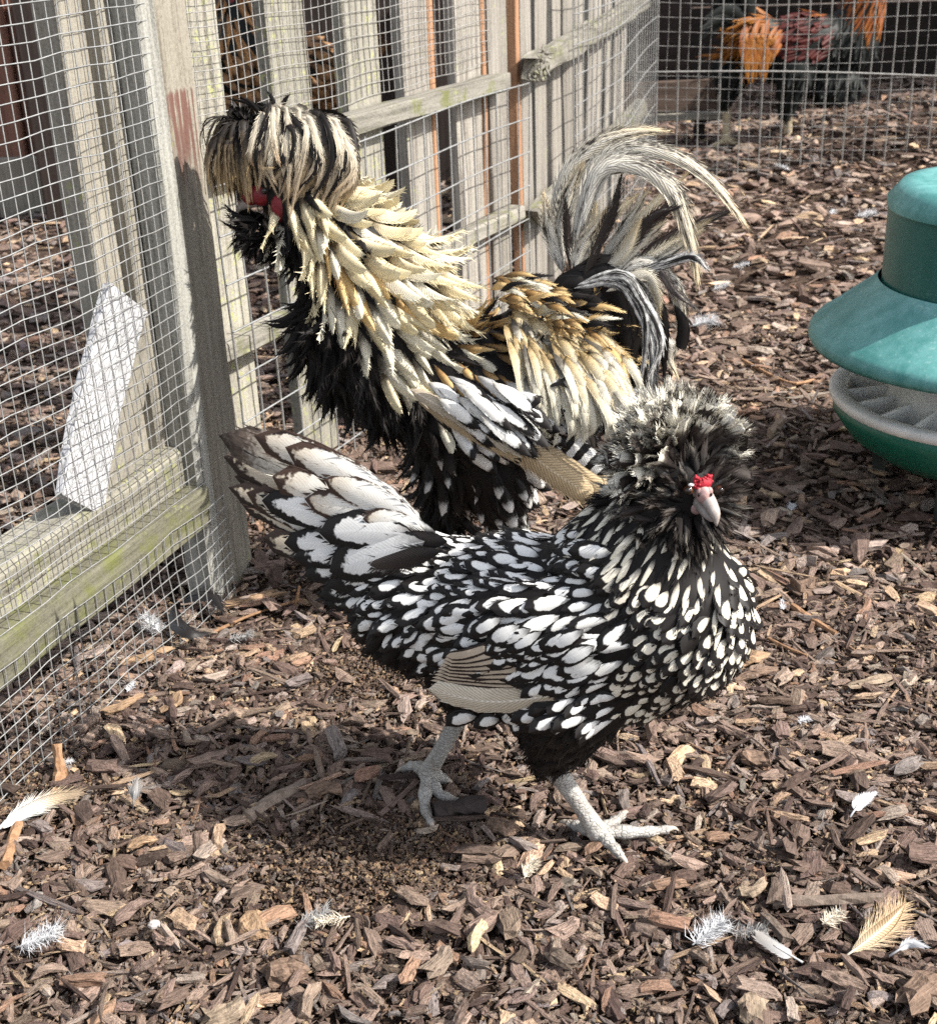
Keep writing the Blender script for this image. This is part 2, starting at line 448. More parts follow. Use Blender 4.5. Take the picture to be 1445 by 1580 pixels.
def hairs(name, root, P, N, Fl, length, width, mat, spread=0.5, curl=0.3):
    """fine down: thin tapering strands, joined."""
    n = len(P)
    D = Fl + N * rng.uniform(0.1, 0.7, (n, 1)) + rng.normal(0, spread * 0.5, (n, 3)); D /= np.linalg.norm(D, axis=1)[:, None]
    S = np.cross(D, rng.normal(0, 1, (n, 3))); S /= np.linalg.norm(S, axis=1)[:, None] + 1e-9
    L = length * rng.uniform(0.5, 1.2, (n, 1)); bend = rng.normal(0, curl, (n, 3)) + np.array([0, 0, -0.25])
    w = width * rng.uniform(0.6, 1.3, (n, 1))
    a0, a1 = P - S * w, P + S * w
    m = P + D * L * 0.55 + bend * L * 0.12; b0, b1 = m - S * w * 0.7, m + S * w * 0.7
    t = P + D * L + bend * L * 0.45
    V = np.stack([a0, a1, b0, b1, t], 1).reshape(-1, 3) - local(root)
    i = np.arange(n)[:, None] * 5
    F = np.concatenate([np.hstack([i, i + 1, i + 3]), np.hstack([i, i + 3, i + 2]), np.hstack([i + 2, i + 3, i + 4])])
    uv = np.tile(np.array([(0, .4), (0, .6), (.55, .4), (.55, .6), (1, .5)]), (n, 1))
    return link(name, np_mesh(name, V, F, uv, [mat]), root, kind='stuff')
# ------------------------------------------------------------------ ground
def ground_h(x, y):
    x, y = np.asarray(x, float), np.asarray(y, float)
    h = 0.007 * np.sin(x * 7.3 + 1.1) * np.cos(y * 5.1) + 0.005 * np.sin(x * 17 + y * 11)
    h = h * sstep(0.4, 1.2, y)
    h = h + 0.135 * sstep(0.72, 1.35, x) * np.exp(-((y - 3.75) / 0.42) ** 2)
    return h + 0.06 * sstep(-1.1, -1.9, x) * sstep(2.4, 3.2, y)

def ground_material():
    m = Mat('bark_soil')
    pos = m.n('ShaderNodeNewGeometry').outputs['Position']
    vo = m.n('ShaderNodeTexVoronoi', {'Scale': 85.0, 'Randomness': 1.0}); m.set(vo.inputs['Vector'], m.vscale(pos, (1, 1.7, 1)))
    n1 = m.noise(pos, 240, 5, 0.7); n2 = m.noise(pos, 9, 3, 0.6)
    c = m.ramp(m.math('ADD', m.math('MULTIPLY', n1, 0.7), m.math('MULTIPLY', vo.outputs['Color'], 0.3)),
               [(0.30, (0.022, 0.014, 0.011)), (0.5, (0.075, 0.05, 0.038)), (0.72, (0.20, 0.145, 0.105))])
    c = m.mix(m.math('MULTIPLY', n2, 0.45), c, (0.045, 0.03, 0.024))
    m.bump(m.math('ADD', n1, vo.outputs['Distance']), 1.0, 0.006)
    return m.base(c, 0.95, 0.1)
M_SOIL = ground_material()
def make_ground():
    xs = np.concatenate([[-60, -25, -10, -5], np.linspace(-3, 3, 121), [5, 10, 25, 60]])
    ys = np.concatenate([[-40, -10, -2], np.linspace(0, 6, 121), [8, 12, 25, 80]])
    X, Y = np.meshgrid(xs, ys); Z = ground_h(X, Y) - 0.004
    V = np.stack([X, Y, Z], -1).reshape(-1, 3); k = len(xs)
    i, j = np.meshgrid(np.arange(len(ys) - 1), np.arange(k - 1), indexing='ij'); a = (i * k + j).ravel()
    F = np.stack([a, a + 1, a + k + 1, a + k], -1)
    return link('ground', np_mesh('ground', V, F, mats=[M_SOIL]), kind='structure')
GROUND = make_ground()

def chip_bases(n, rings, sides, seed):
    """irregular split pieces of bark: unit length along x."""
    r = np.random.default_rng(seed); out = []
    for q in range(n):
        w0, t0 = r.uniform(0.26, 0.72), r.uniform(0.12, 0.36)
        V = []
        ang = np.sort(np.arange(sides) / sides * 2 * np.pi + r.normal(0, 0.22, sides)); off = r.uniform(0, 6)
        bend = r.normal(0, 0.07)
        for i in range(rings):
            t = i / (rings - 1)
            sc_ = r.uniform(0.5, 1.0) if i in (0, rings - 1) else r.uniform(0.86, 1.1)
            for a in ang:
                sq = 1 / max(abs(math.cos(a + off)), abs(math.sin(a + off))) ** 0.7
                V.append((t - 0.5 + r.normal(0, 0.06 if 0 < i < rings - 1 else 0.11), math.cos(a + off) * w0 * 0.5 * sq * sc_ * r.uniform(0.74, 1.2) + bend * math.sin(t * 3.1),
                          math.sin(a + off) * t0 * 0.5 * sq * sc_ * r.uniform(0.62, 1.3) + bend * 0.6 * math.sin(t * 3.1)))
        F = []
        for i in range(rings - 1):
            for k in range(sides):
                a, b = i * sides + k, i * sides + (k + 1) % sides
                F += [(a, b, b + sides), (a, b + sides, a + sides)]
        for k in range(1, sides - 1):
            F.append((0, k + 1, k)); o = (rings - 1) * sides; F.append((o, o + k, o + k + 1))
        out.append((np.array(V), np.array(F)))
    return out
TINTS = np.array([(0.060, 0.040, 0.031), (0.095, 0.064, 0.048), (0.130, 0.090, 0.068), (0.165, 0.116, 0.086), (0.20, 0.142, 0.104),
                  (0.225, 0.172, 0.134), (0.30, 0.205, 0.130), (0.36, 0.255, 0.155), (0.145, 0.118, 0.100), (0.19, 0.115, 0.075)])
TINT_W = np.array([.10, .14, .17, .16, .13, .10, .055, .03, .07, .045]); TINT_W = TINT_W / TINT_W.sum()
def chip_material(name, by_object):
    m = Mat(name)
    if by_object:
        oi = m.n('ShaderNodeObjectInfo'); tint = oi.outputs['Color']
        vec = m.n('ShaderNodeVectorMath', {0: m.n('ShaderNodeTexCoord').outputs['Object'], 1: m.math('MULTIPLY', oi.outputs['Random'], 40)}, operation='ADD').outputs[0]
    else:
        tint = m.n('ShaderNodeAttribute', attribute_name='tint').outputs['Color']
        vec = m.n('ShaderNodeAttribute', attribute_name='grain').outputs['Vector']
    g = m.noise(m.vscale(vec, (2.2, 15, 15)), 1.0, 4, 0.7)
    b = m.noise(m.vscale(vec, (4, 7, 7)), 1.0, 3, 0.6)
    k = m.math('ADD', m.math('MULTIPLY', m.math('POWER', g, 1.6), 2.6), m.math('MULTIPLY', b, 0.55))
    c = m.mix(1.0, tint, m.n('ShaderNodeCombineColor', {0: k, 1: k, 2: k}).outputs[0], 'MULTIPLY')
    c = m.mix(m.ss(b, 0.54, 0.68, 0.0, 0.65), c, (0.03, 0.021, 0.017))
    m.bump(m.math('ADD', g, b), 1.0, 0.0022)
    return m.base(c, 0.9, 0.15)
M_CHIP, M_CHIP_ONE = chip_material('bark_chip', False), chip_material('bark_chip_single', True)
CB_NEAR, CB_FAR = chip_bases(28, 4, 6, 5), chip_bases(16, 3, 5, 6)
def rot_mats(n, tilt, r):
    """random heading with a limited tilt -> (n,3,3)."""
    a = r.uniform(0, 2 * np.pi, n); ti = np.abs(r.normal(0, tilt, n)); ta = r.uniform(0, 2 * np.pi, n); ro = r.normal(0, tilt * 1.3, n)
    ca, sa = np.cos(a), np.sin(a); z = np.zeros(n); o = np.ones(n)
    Rz = np.stack([np.stack([ca, -sa, z], -1), np.stack([sa, ca, z], -1), np.stack([z, z, o], -1)], 1)
    cr, sr = np.cos(ro), np.sin(ro)
    Rx = np.stack([np.stack([o, z, z], -1), np.stack([z, cr, -sr], -1), np.stack([z, sr, cr], -1)], 1)
    ct, st = np.cos(ti), np.sin(ti); kx, ky = np.cos(ta), np.sin(ta)
    K = np.stack([np.stack([z, z, ky], -1), np.stack([z, z, -kx], -1), np.stack([-ky, kx, z], -1)], 1)
    Rt = np.eye(3)[None] + st[:, None, None] * K + (1 - ct)[:, None, None] * (K @ K)
    return Rt @ Rz @ Rx
SOIL_SPOTS = [(gnd(500, 1345)[:2], 0.085), (gnd(640, 1330)[:2], 0.05), (gnd(560, 1040)[:2], 0.06), (gnd(60, 1215)[:2], 0.05)]
def scatter_points(n, y0, y1, r):
    """in the wedge the camera looks over, with a margin."""
    y = np.sqrt(r.uniform(y0 ** 2, y1 ** 2, n))
    x = r.uniform(-1, 1, n) * (0.46 * y + 0.16) + 0.02
    return x, y
def size_law(n, lo, med, hi, r):
    return np.clip(med * np.exp(r.normal(0, 0.48, n)), lo, hi)
def build_mulch():
    r = np.random.default_rng(21)
    recs = []
    for (n, y0, y1, lo, med, hi, bases) in ((36000, 0.55, 1.25, 0.004, 0.0082, 0.026, CB_NEAR), (30000, 1.25, 2.3, 0.005, 0.0118, 0.040, CB_FAR), (30000, 2.3, 5.2, 0.010, 0.0200, 0.055, CB_FAR)):
        x, y = scatter_points(n, y0, y1, r); L = size_law(n, lo, med, hi, r)
        keep = np.ones(n, bool)
        for c, rad in SOIL_SPOTS:
            dd = np.hypot(x - c[0], (y - c[1])) / rad
            keep &= ~((dd < 1) & (r.random(n) < 0.85 * (1 - dd ** 2) + 0.1) & (L > 0.008))
        x, y, L = x[keep], y[keep], L[keep]; n = len(x)
        R = rot_mats(n, 0.21, r)
        thin = r.random(n) < 0.22
        S = np.stack([L * np.where(thin, 1.7, 1.0), L * np.where(thin, 0.42, 1.0), L * np.where(thin, 0.5, 1.0)], -1)
        z = ground_h(x, y) + r.uniform(-0.001, 0.010, n) * np.clip(L / 0.02, 0.5, 1.2)
        tn = TINTS[r.choice(len(TINTS), n, p=TINT_W)] * [1.18, 1.22, 1.31] * r.uniform(0.8, 1.25, (n, 1)) * (1 + r.normal(0, 0.018, (n, 3)))
        recs.append((x, y, z, L, R, S, tn, r.integers(0, len(bases), n), bases))
    # the ones that show largest become pieces of their own
    px = []
    for q, (x, y, z, L, R, S, tn, bi, bases) in enumerate(recs):
        p = proj(np.stack([x, y, z], -1)); inside = (p[:, 0] > 8) & (p[:, 0] < 1437) & (p[:, 1] > 150) & (p[:, 1] < 1575)
        px.append(np.where(inside, L * FPX / p[:, 2], 0))
    cut = np.sort(np.concatenate(px))[-296]
    cache = {}
    Vs, Fs, Ts, Gs = [], [], [], []; o = 0
    for (x, y, z, L, R, S, tn, bi, bases), pp in zip(recs, px):
        one = pp >= cut
        for b, (BV, BF) in enumerate(bases):
            s = np.where((bi == b) & ~one)[0]
            if not len(s): continue
            W = np.einsum('nij,nvj->nvi', R[s], BV[None] * S[s][:, None]) + np.stack([x, y, z], -1)[s][:, None]
            nv = len(BV)
            Vs.append(W.reshape(-1, 3)); Ts.append(np.repeat(np.hstack([tn[s], np.ones((len(s), 1))]), nv, 0))
            Gs.append((BV[None] * np.array([1, 1, 1]) + r.uniform(0, 40, (len(s), 1, 3))).reshape(-1, 3))
            Fs.append((BF[None] + (o + np.arange(len(s)) * nv)[:, None, None]).reshape(-1, 3)); o += nv * len(s)
        for i in np.where(one)[0]:
            k = (id(bases), bi[i])
            if k not in cache: cache[k] = np_mesh('wood_chip', bases[bi[i]][0], bases[bi[i]][1], mats=[M_CHIP_ONE], smooth=False)
            A = R[i] * S[i][None]
            ob = link('wood_chip', cache[k], GROUND, mat4(A[:, 0], A[:, 1], A[:, 2], (x[i], y[i], z[i] + 0.004)))
            ob.color = (*tn[i], 1)
    # crumbs
    x, y = scatter_points(42000, 0.55, 1.9, r)
    for c, rad in SOIL_SPOTS: x = np.append(x, c[0] + r.normal(0, rad * .7, 2200)); y = np.append(y, c[1] + r.normal(0, rad * .6, 2200))
    n = len(x); L = r.uniform(0.0016, 0.0042, n) + 0.004 * r.random(n) ** 5
    TV = np.array([(0.6, 0, 0), (-0.5, 0.35, 0), (-0.4, -0.3, 0.1), (0, 0.05, 0.4), (0.05, -0.1, -0.3)]); TF = np.array([(0, 1, 3), (1, 2, 3), (2, 0, 3), (1, 0, 4), (2, 1, 4), (0, 2, 4)])
    R = rot_mats(n, 0.8, r)
    W = np.einsum('nij,nvj->nvi', R, TV[None] * L[:, None, None]) + np.stack([x, y, ground_h(x, y) + r.uniform(0, 0.007, n)], -1)[:, None]
    tn = TINTS[r.choice(len(TINTS), n)] * r.uniform(0.8, 1.3, (n, 1))
    Vs.append(W.reshape(-1, 3)); Ts.append(np.repeat(np.hstack([tn, np.ones((n, 1))]), 5, 0)); Gs.append(np.tile(TV, (n, 1)) + np.repeat(r.uniform(0, 40, (n, 3)), 5, 0))
    Fs.append((TF[None] + (o + np.arange(n) * 5)[:, None, None]).reshape(-1, 3))
    link('bark_mulch', np_mesh('bark_mulch', np.concatenate(Vs), np.concatenate(Fs), mats=[M_CHIP], smooth=False,
                               attrs={'tint': ('FLOAT_COLOR', np.concatenate(Ts)), 'grain': ('FLOAT_VECTOR', np.concatenate(Gs))}), GROUND, kind='stuff')
build_mulch()

# ------------------------------------------------------------------ wood and wire
M_PICKET = wood_mat('weathered_picket', (0.095, 0.085, 0.068), (0.37, 0.35, 0.295), lichen=0.9, lcol=(0.36, 0.37, 0.15))
M_PICKET_DRY = wood_mat('weathered_picket_grey', (0.09, 0.077, 0.064), (0.35, 0.325, 0.285), lichen=0.2)
M_RAIL = wood_mat('weathered_rail', (0.07, 0.064, 0.052), (0.31, 0.29, 0.25), lichen=0.45, moss=0.35)
M_POST = wood_mat('fence_post_wood', (0.115, 0.10, 0.076), (0.34, 0.31, 0.255), lichen=0.1, stain=(0.505, 0.062, (0.115, 0.045, 0.035)))
M_STILE = wood_mat('gate_wood', (0.11, 0.107, 0.093), (0.35, 0.345, 0.31), lichen=0.12)
M_MOSSY = wood_mat('mossy_board', (0.05, 0.047, 0.033), (0.20, 0.19, 0.14), lichen=0.4, moss=0.65)
M_LICHEN = wood_mat('lichen_rail', (0.06, 0.054, 0.043), (0.265, 0.25, 0.205), lichen=0.8, lcol=(0.31, 0.31, 0.14), moss=0.25)
M_BRACE = wood_mat('brace_wood', (0.12, 0.105, 0.085), (0.29, 0.27, 0.225), lichen=0.15)
M_SPLIT = wood_mat('reddish_split_edge', (0.20, 0.10, 0.055), (0.42, 0.24, 0.14))
M_DARKWOOD = wood_mat('dark_wood_and_shade', (0.010, 0.007, 0.006), (0.034, 0.024, 0.021))  # dark timber; also carries the shade behind the picket fence
M_REDWOOD = wood_mat('reddish_timber', (0.10, 0.045, 0.032), (0.26, 0.135, 0.095))
M_WIRE = plain_mat('galvanised_wire', (0.40, 0.40, 0.39), 0.42, 0.5, 0.65, 0.25, 90)
M_WIRE_OLD = plain_mat('dull_wire', (0.34, 0.33, 0.31), 0.55, 0.4, 0.5, 0.35, 120)

class Plane:
    """an upright fence line from the ground point under pixel a to the one under pixel b."""
    def __init__(s, a, b):
        s.P = gnd(*a) * [1, 1, 0]; Q = gnd(*b) * [1, 1, 0]; s.u = unit(Q - s.P); s.len = np.linalg.norm(Q - s.P)
        s.n = np.cross(s.u, [0, 0, 1.0]); s.n *= -np.sign(s.n @ (s.P - EYE * [1, 1, 0]))  # towards the camera
    def at(s, a, z, d=0.0): return s.P + s.u * a + np.array([0, 0, z]) + s.n * d
    def px(s, x, y, d=0.0):
        w = on_plane(x, y, s.P + s.n * d, s.n); return (w - s.P) @ s.u, w[2]
def wire_part(name, pl, ss, zs, rad, parent, m, d=0.0, warp=None, hz=None, vz=None, off=0.0012, rad2=None):
    """welded mesh: upright wires at ss, level wires at zs; warp(s, z) -> (ds, dz, dd)."""
    parts = []
    warp = warp or (lambda s, z: (0, 0, 0))
    s0, s1, z0, z1 = min(ss), max(ss), min(zs), max(zs)
    for s in ss:
        zz = np.linspace(*(vz(s) if vz else (z0, z1)), 12)
        P = []
        for z in zz:
            a, b, c = warp(s, z); P.append(pl.at(s + a, z + b, d + c))
        parts.append(tube_data(P, rad, 4, cap=False))
    for z in zs:
        sp = np.linspace(*(hz(z) if hz else (s0, s1)), 28)
        P = []
        for s in sp:
            a, b, c = warp(s, z); P.append(pl.at(s + a, z + b, d + c + off))
        parts.append(tube_data(P, rad2 or rad, 4, cap=False))
    V, F = join_data(parts)
    return link(name, np_mesh(name, V - local(parent), F, mats=[m]), parent, kind='stuff')

FA, FB, FC, FD = Plane((345, 905), (0, 1215)), Plane((375, 815), (820, 500)), Plane((820, 500), (985, 275)), Plane((985, 275), (1440, 270))

# corner post between the gate and the picket fence
def build_post():
    rt = empty('fence_post', FA.at(-0.03, 0)); tag(rt, 'grey timber post with a red paint smear between mesh gate and picket fence', 'post')
    tdir = unit(FB.n + FA.n * 0.5)
    z1 = 0.95
    # front face seen between pixel columns 235..298 at the top
    b = board('post_shaft', FA.at(-0.035, -0.03, -0.022), FA.at(-0.035, z1, -0.022), FA.u, 0.068, 0.045, M_POST, rt, seg=8, rough=0.0008)
    return rt
build_post()

def build_gate():
    rt = empty('mesh_gate', FA.at(0.4, 0)); tag(rt, 'weathered timber gate panel with small square wire mesh and a mossy foot board', 'gate')
    board('stile', FA.at(0.0245, 0.0, -0.006), FA.at(0.0245, 0.9, -0.006), FA.u, 0.028, 0.032, M_STILE, rt, seg=8)
    for xa, xb, d, T in ((92, 150, -0.050, 0.03), (149, 196, -0.036, 0.028)):
        sa, sb = FA.px(xa, 0, d + T / 2)[0], FA.px(xb, 0, d + T / 2)[0]
        board('inner_upright', FA.at((sa + sb) / 2, 0.165, d), FA.at((sa + sb) / 2, 0.9, d), FA.u, abs(sa - sb), T, M_BRACE, rt, seg=8)
    board('lower_rail', FA.at(0.04, 0.157, -0.029), FA.at(0.95, 0.157, -0.029), [0, 0, 1], 0.05, 0.05, M_LICHEN, rt, seg=10)
    board('foot_board', FA.at(0.036, 0.118, 0.004), FA.at(0.95, 0.118, 0.004), [0, 0, 1], 0.044, 0.03, M_MOSSY, rt, seg=10)
    r = np.random.default_rng(3)
    def warp(s, z):
        k = sstep(0.04, 0.12, s)
        return (0.0012 * math.sin(z * 95 + s * 20) * k, 0.0012 * math.sin(s * 41 + z * 25) * k + 0.0007 * math.sin(s * 115 + z * 55), 0.004 * math.sin(s * 9 + 1) * k * sstep(0.14, 0.25, z))
    step = 0.0143
    ss = np.arange(0.030, 0.95, step * 1.02)
    wire_part('wire_mesh', FA, ss, np.arange(0.142, 0.88, step), 0.00062, rt, M_WIRE, d=0.0125, warp=warp)
    def warp2(s, z): return (0.001 * math.sin(z * 90), 0.002 * math.sin(s * 37 + z * 30) + 0.001 * math.sin(s * 120), 0.004 * math.sin(s * 14) * sstep(0.1, 0.0, z))
    wire_part('wire_mesh', FA, np.arange(0.012, 0.95, step * 1.02), np.arange(-0.008, 0.122, step), 0.00062, rt, M_WIRE, d=0.021, warp=warp2)
    # leaning offcuts behind the mesh
    def q(x, y, d): s, z = FA.px(x, y, d); return FA.at(s, z, d)
    b = board('white_board', q(122, 778, -0.010), q(193, 458, -0.020), FA.u, 0.066, 0.009, M_WHITEBOARD, None, seg=6, chip=0.003)
    tag(b, 'broken offcut of white painted board leaning inside the mesh gate', 'board')
    b = board('brace_offcut', q(176, 768, -0.019), q(228, 480, -0.030), FA.u, 0.040, 0.010, M_BRACE, None, seg=6)
    tag(b, 'bare grey timber offcut leaning behind the white board', 'board')
def painted_board():
    m = Mat('flaking_white_paint'); tc = m.n('ShaderNodeTexCoord').outputs['Object']
    vo = m.n('ShaderNodeTexVoronoi', {'Scale': 150.0}, feature='DISTANCE_TO_EDGE'); m.set(vo.inputs['Vector'], m.vscale(tc, (1, 1, .55)))
    n1, n2 = m.noise(tc, 60, 4, .65), m.noise(tc, 13, 3, .6)
    c = m.ramp(n1, [(.3, (.30, .30, .31)), (.7, (.45, .45, .46))])
    c = m.mix(m.math('MULTIPLY', m.ss(vo.outputs[0], 0.0, 0.07, .8, 0), m.ss(n2, .38, .58)), c, (.20, .20, .19))
    c = m.mix(m.ss(n2, .58, .75, 0, .5), c, (.30, .29, .25))
    m.bump(m.math('ADD', n1, m.ss(vo.outputs[0], 0, .1)), .8, .001); return m.base(c, .8, .2)
M_WHITEBOARD = painted_board()
build_gate()

def build_picket_fence():
    rt = empty('picket_fence', FB.at(0.4, 0)); tag(rt, 'weathered picket fence with lichen and galvanised wire grid, behind the crested rooster', 'fence')
    T = 0.016; d = -0.022
    for (a, b) in ((0.005, 0.083), (0.168, 0.255), (0.334, 0.429), (0.502, 0.583), (0.652, 0.742)):
        m = M_PICKET if a < 0.4 else M_PICKET_DRY
        board('picket', FB.at((a + b) / 2, 0.012, d), FB.at((a + b) / 2, 0.98, d), FB.u, b - a - 0.004, T, m, rt, seg=8, rough=0.0022)
    for a in (0.592, 0.752):
        board('split_batten', FB.at(a, 0.012, d - 0.004), FB.at(a, 0.98, d - 0.004), FB.u, 0.016, T, M_SPLIT, rt, seg=8)
    board('picket', FB.at(0.802, 0.01, d), FB.at(0.802, 0.98, d), FB.u, 0.070, 0.02, M_PICKET_DRY, rt, seg=8)
    board('rail', FB.at(-0.02, 0.436, 0.0), FB.at(0.79, 0.42, 0.0), [0, 0, 1], 0.026, 0.028, M_RAIL, rt, seg=12, rough=0.002)
    board('rail', FB.at(-0.02, 0.226, -0.001), FB.at(0.83, 0.208, -0.001), [0, 0, 1], 0.022, 0.03, M_RAIL, rt, seg=12, rough=0.002)
    w = lambda s, z: (0.002 * math.sin(z * 12 + s * 4), 0.0025 * math.sin(s * 9 + z * 6), 0.002 * math.sin(s * 11 + z * 9))
    ss = np.arange(-0.005, 0.86, 0.0405)
    wire_part('wire_grid', FB, ss, 0.412 - np.arange(0, 8) * 0.0545 - 0.0, 0.00125, rt, M_WIRE, d=0.0185, warp=w, vz=lambda s: (0.012, 0.414 + 0.012 * max(0, 0.5 - s)))
    st = 0.0152
    w2 = lambda s, z: (0.0012 * math.sin(z * 50 + s * 9), 0.0016 * math.sin(s * 35 + z * 15), 0.0015 * math.sin(s * 25))
    wire_part('wire_mesh', FB, np.arange(-0.01, 0.77, st), np.arange(0.452, 0.8, st), 0.00055, rt, M_WIRE_OLD, d=-0.010, warp=w2)
build_picket_fence()

def build_corner_fence():
    rt = empty('picket_fence', FC.at(0.5, 0)); tag(rt, 'grey picket fence with ragged rails running away behind the arched tail feathers', 'fence')
    d = -0.016; r = np.random.default_rng(8)
    board('split_batten', FC.at(-0.012, 0.01, d), FC.at(-0.012, 0.98, d), FC.u, 0.022, 0.016, M_SPLIT, rt, seg=8)
    a = 0.012
    for k in range(11):
        w = (0.078, 0.082, 0.088, 0.09)[k % 4] * r.uniform(0.94, 1.06)
        gap = (0.022, 0.030, 0.026)[k % 3]
        if k < 10:
            board('picket', FC.at(a + w / 2, 0.012, d + r.normal(0, 0.002)), FC.at(a + w / 2 + r.normal(0, 0.004), 0.98, d), FC.u, w, 0.016, M_PICKET_DRY, rt, seg=8, rough=0.002)
        a += w + gap
    board('rail', FC.at(-0.03, 0.432, 0.012), FC.at(1.22, 0.432, 0.012), [0, 0, 1], 0.034, 0.030, M_RAIL, rt, seg=18, rough=0.004, chip=0.02)
    board('rail', FC.at(-0.03, 0.190, 0.012), FC.at(1.22, 0.190, 0.012), [0, 0, 1], 0.036, 0.030, M_RAIL, rt, seg=18, rough=0.004, chip=0.02)
    # twiggy crust of lichen at the broken rail ends
    P = np.array([FC.at(-0.03 + r.uniform(-0.012, 0.05), 0.432 + r.uniform(-0.022, 0.022), 0.02 + r.uniform(-0.01, 0.016)) for _ in range(60)])
    D = r.normal(0, 1, (60, 3)); D /= np.linalg.norm(D, axis=1)[:, None]
    parts = [tube_data([p, p + q * r.uniform(0.003, 0.008), p + q * 0.008 + r.normal(0, 0.003, 3)], [0.0022, 0.0016, 0.0006], 4) for p, q in zip(P, D)]
    V, F = join_data(parts); link('lichen_tuft', np_mesh('lichen_tuft', V - local(rt), F, mats=[M_RAIL]), rt, kind='stuff')
    w = lambda s, z: (0.002 * math.sin(z * 14 + s * 5), 0.006 * math.sin(s * 5.2 + z * 4), 0.012 * math.sin(s * 2.4) + 0.003 * math.sin(s * 9 + z * 6))
    wire_part('wire_grid', FC, np.arange(0.19, 1.30, 0.041), 0.335 + 0.052 * np.arange(-6, 5), 0.00125, rt, M_WIRE, d=0.036, warp=w)
build_corner_fence()

def build_far_panel():
    rt = empty('wire_fence', FD.at(0.4, 0)); tag(rt, 'tall wire mesh fence with bent wires across the dark far run', 'fence')
    def warp(s, z):
        k = math.exp(-((s - 0.405) / 0.03) ** 2) * math.exp(-((z - 0.205) / 0.035) ** 2)
        return (0.022 * k * math.sin((s - 0.40) * 60 + 0.4), -0.030 * s + 0.006 * math.sin(s * 5), 0.006 * math.sin(s * 7))
    ss = np.arange(-0.01, 1.5, 0.0515)
    wire_part('wire_grid', FD, ss, [0.262], 0.0013, rt, M_WIRE_OLD, d=0.004, warp=warp, vz=lambda s: (-0.01, 0.9), rad2=0.0021)
    zs = np.concatenate([np.arange(0.02, 0.25, 0.0285), np.arange(0.285, 0.9, 0.034)])
    wire_part('wire_mesh', FD, np.arange(-0.012, 1.5, 0.0258), zs, 0.00062, rt, M_WIRE_OLD, d=-0.012, warp=lambda s, z: (0.002 * math.sin(z * 19 + s * 3), -0.02 * s + 0.004 * math.sin(s * 8 + z * 5), 0.01 * math.sin(s * 5)))
build_far_panel()

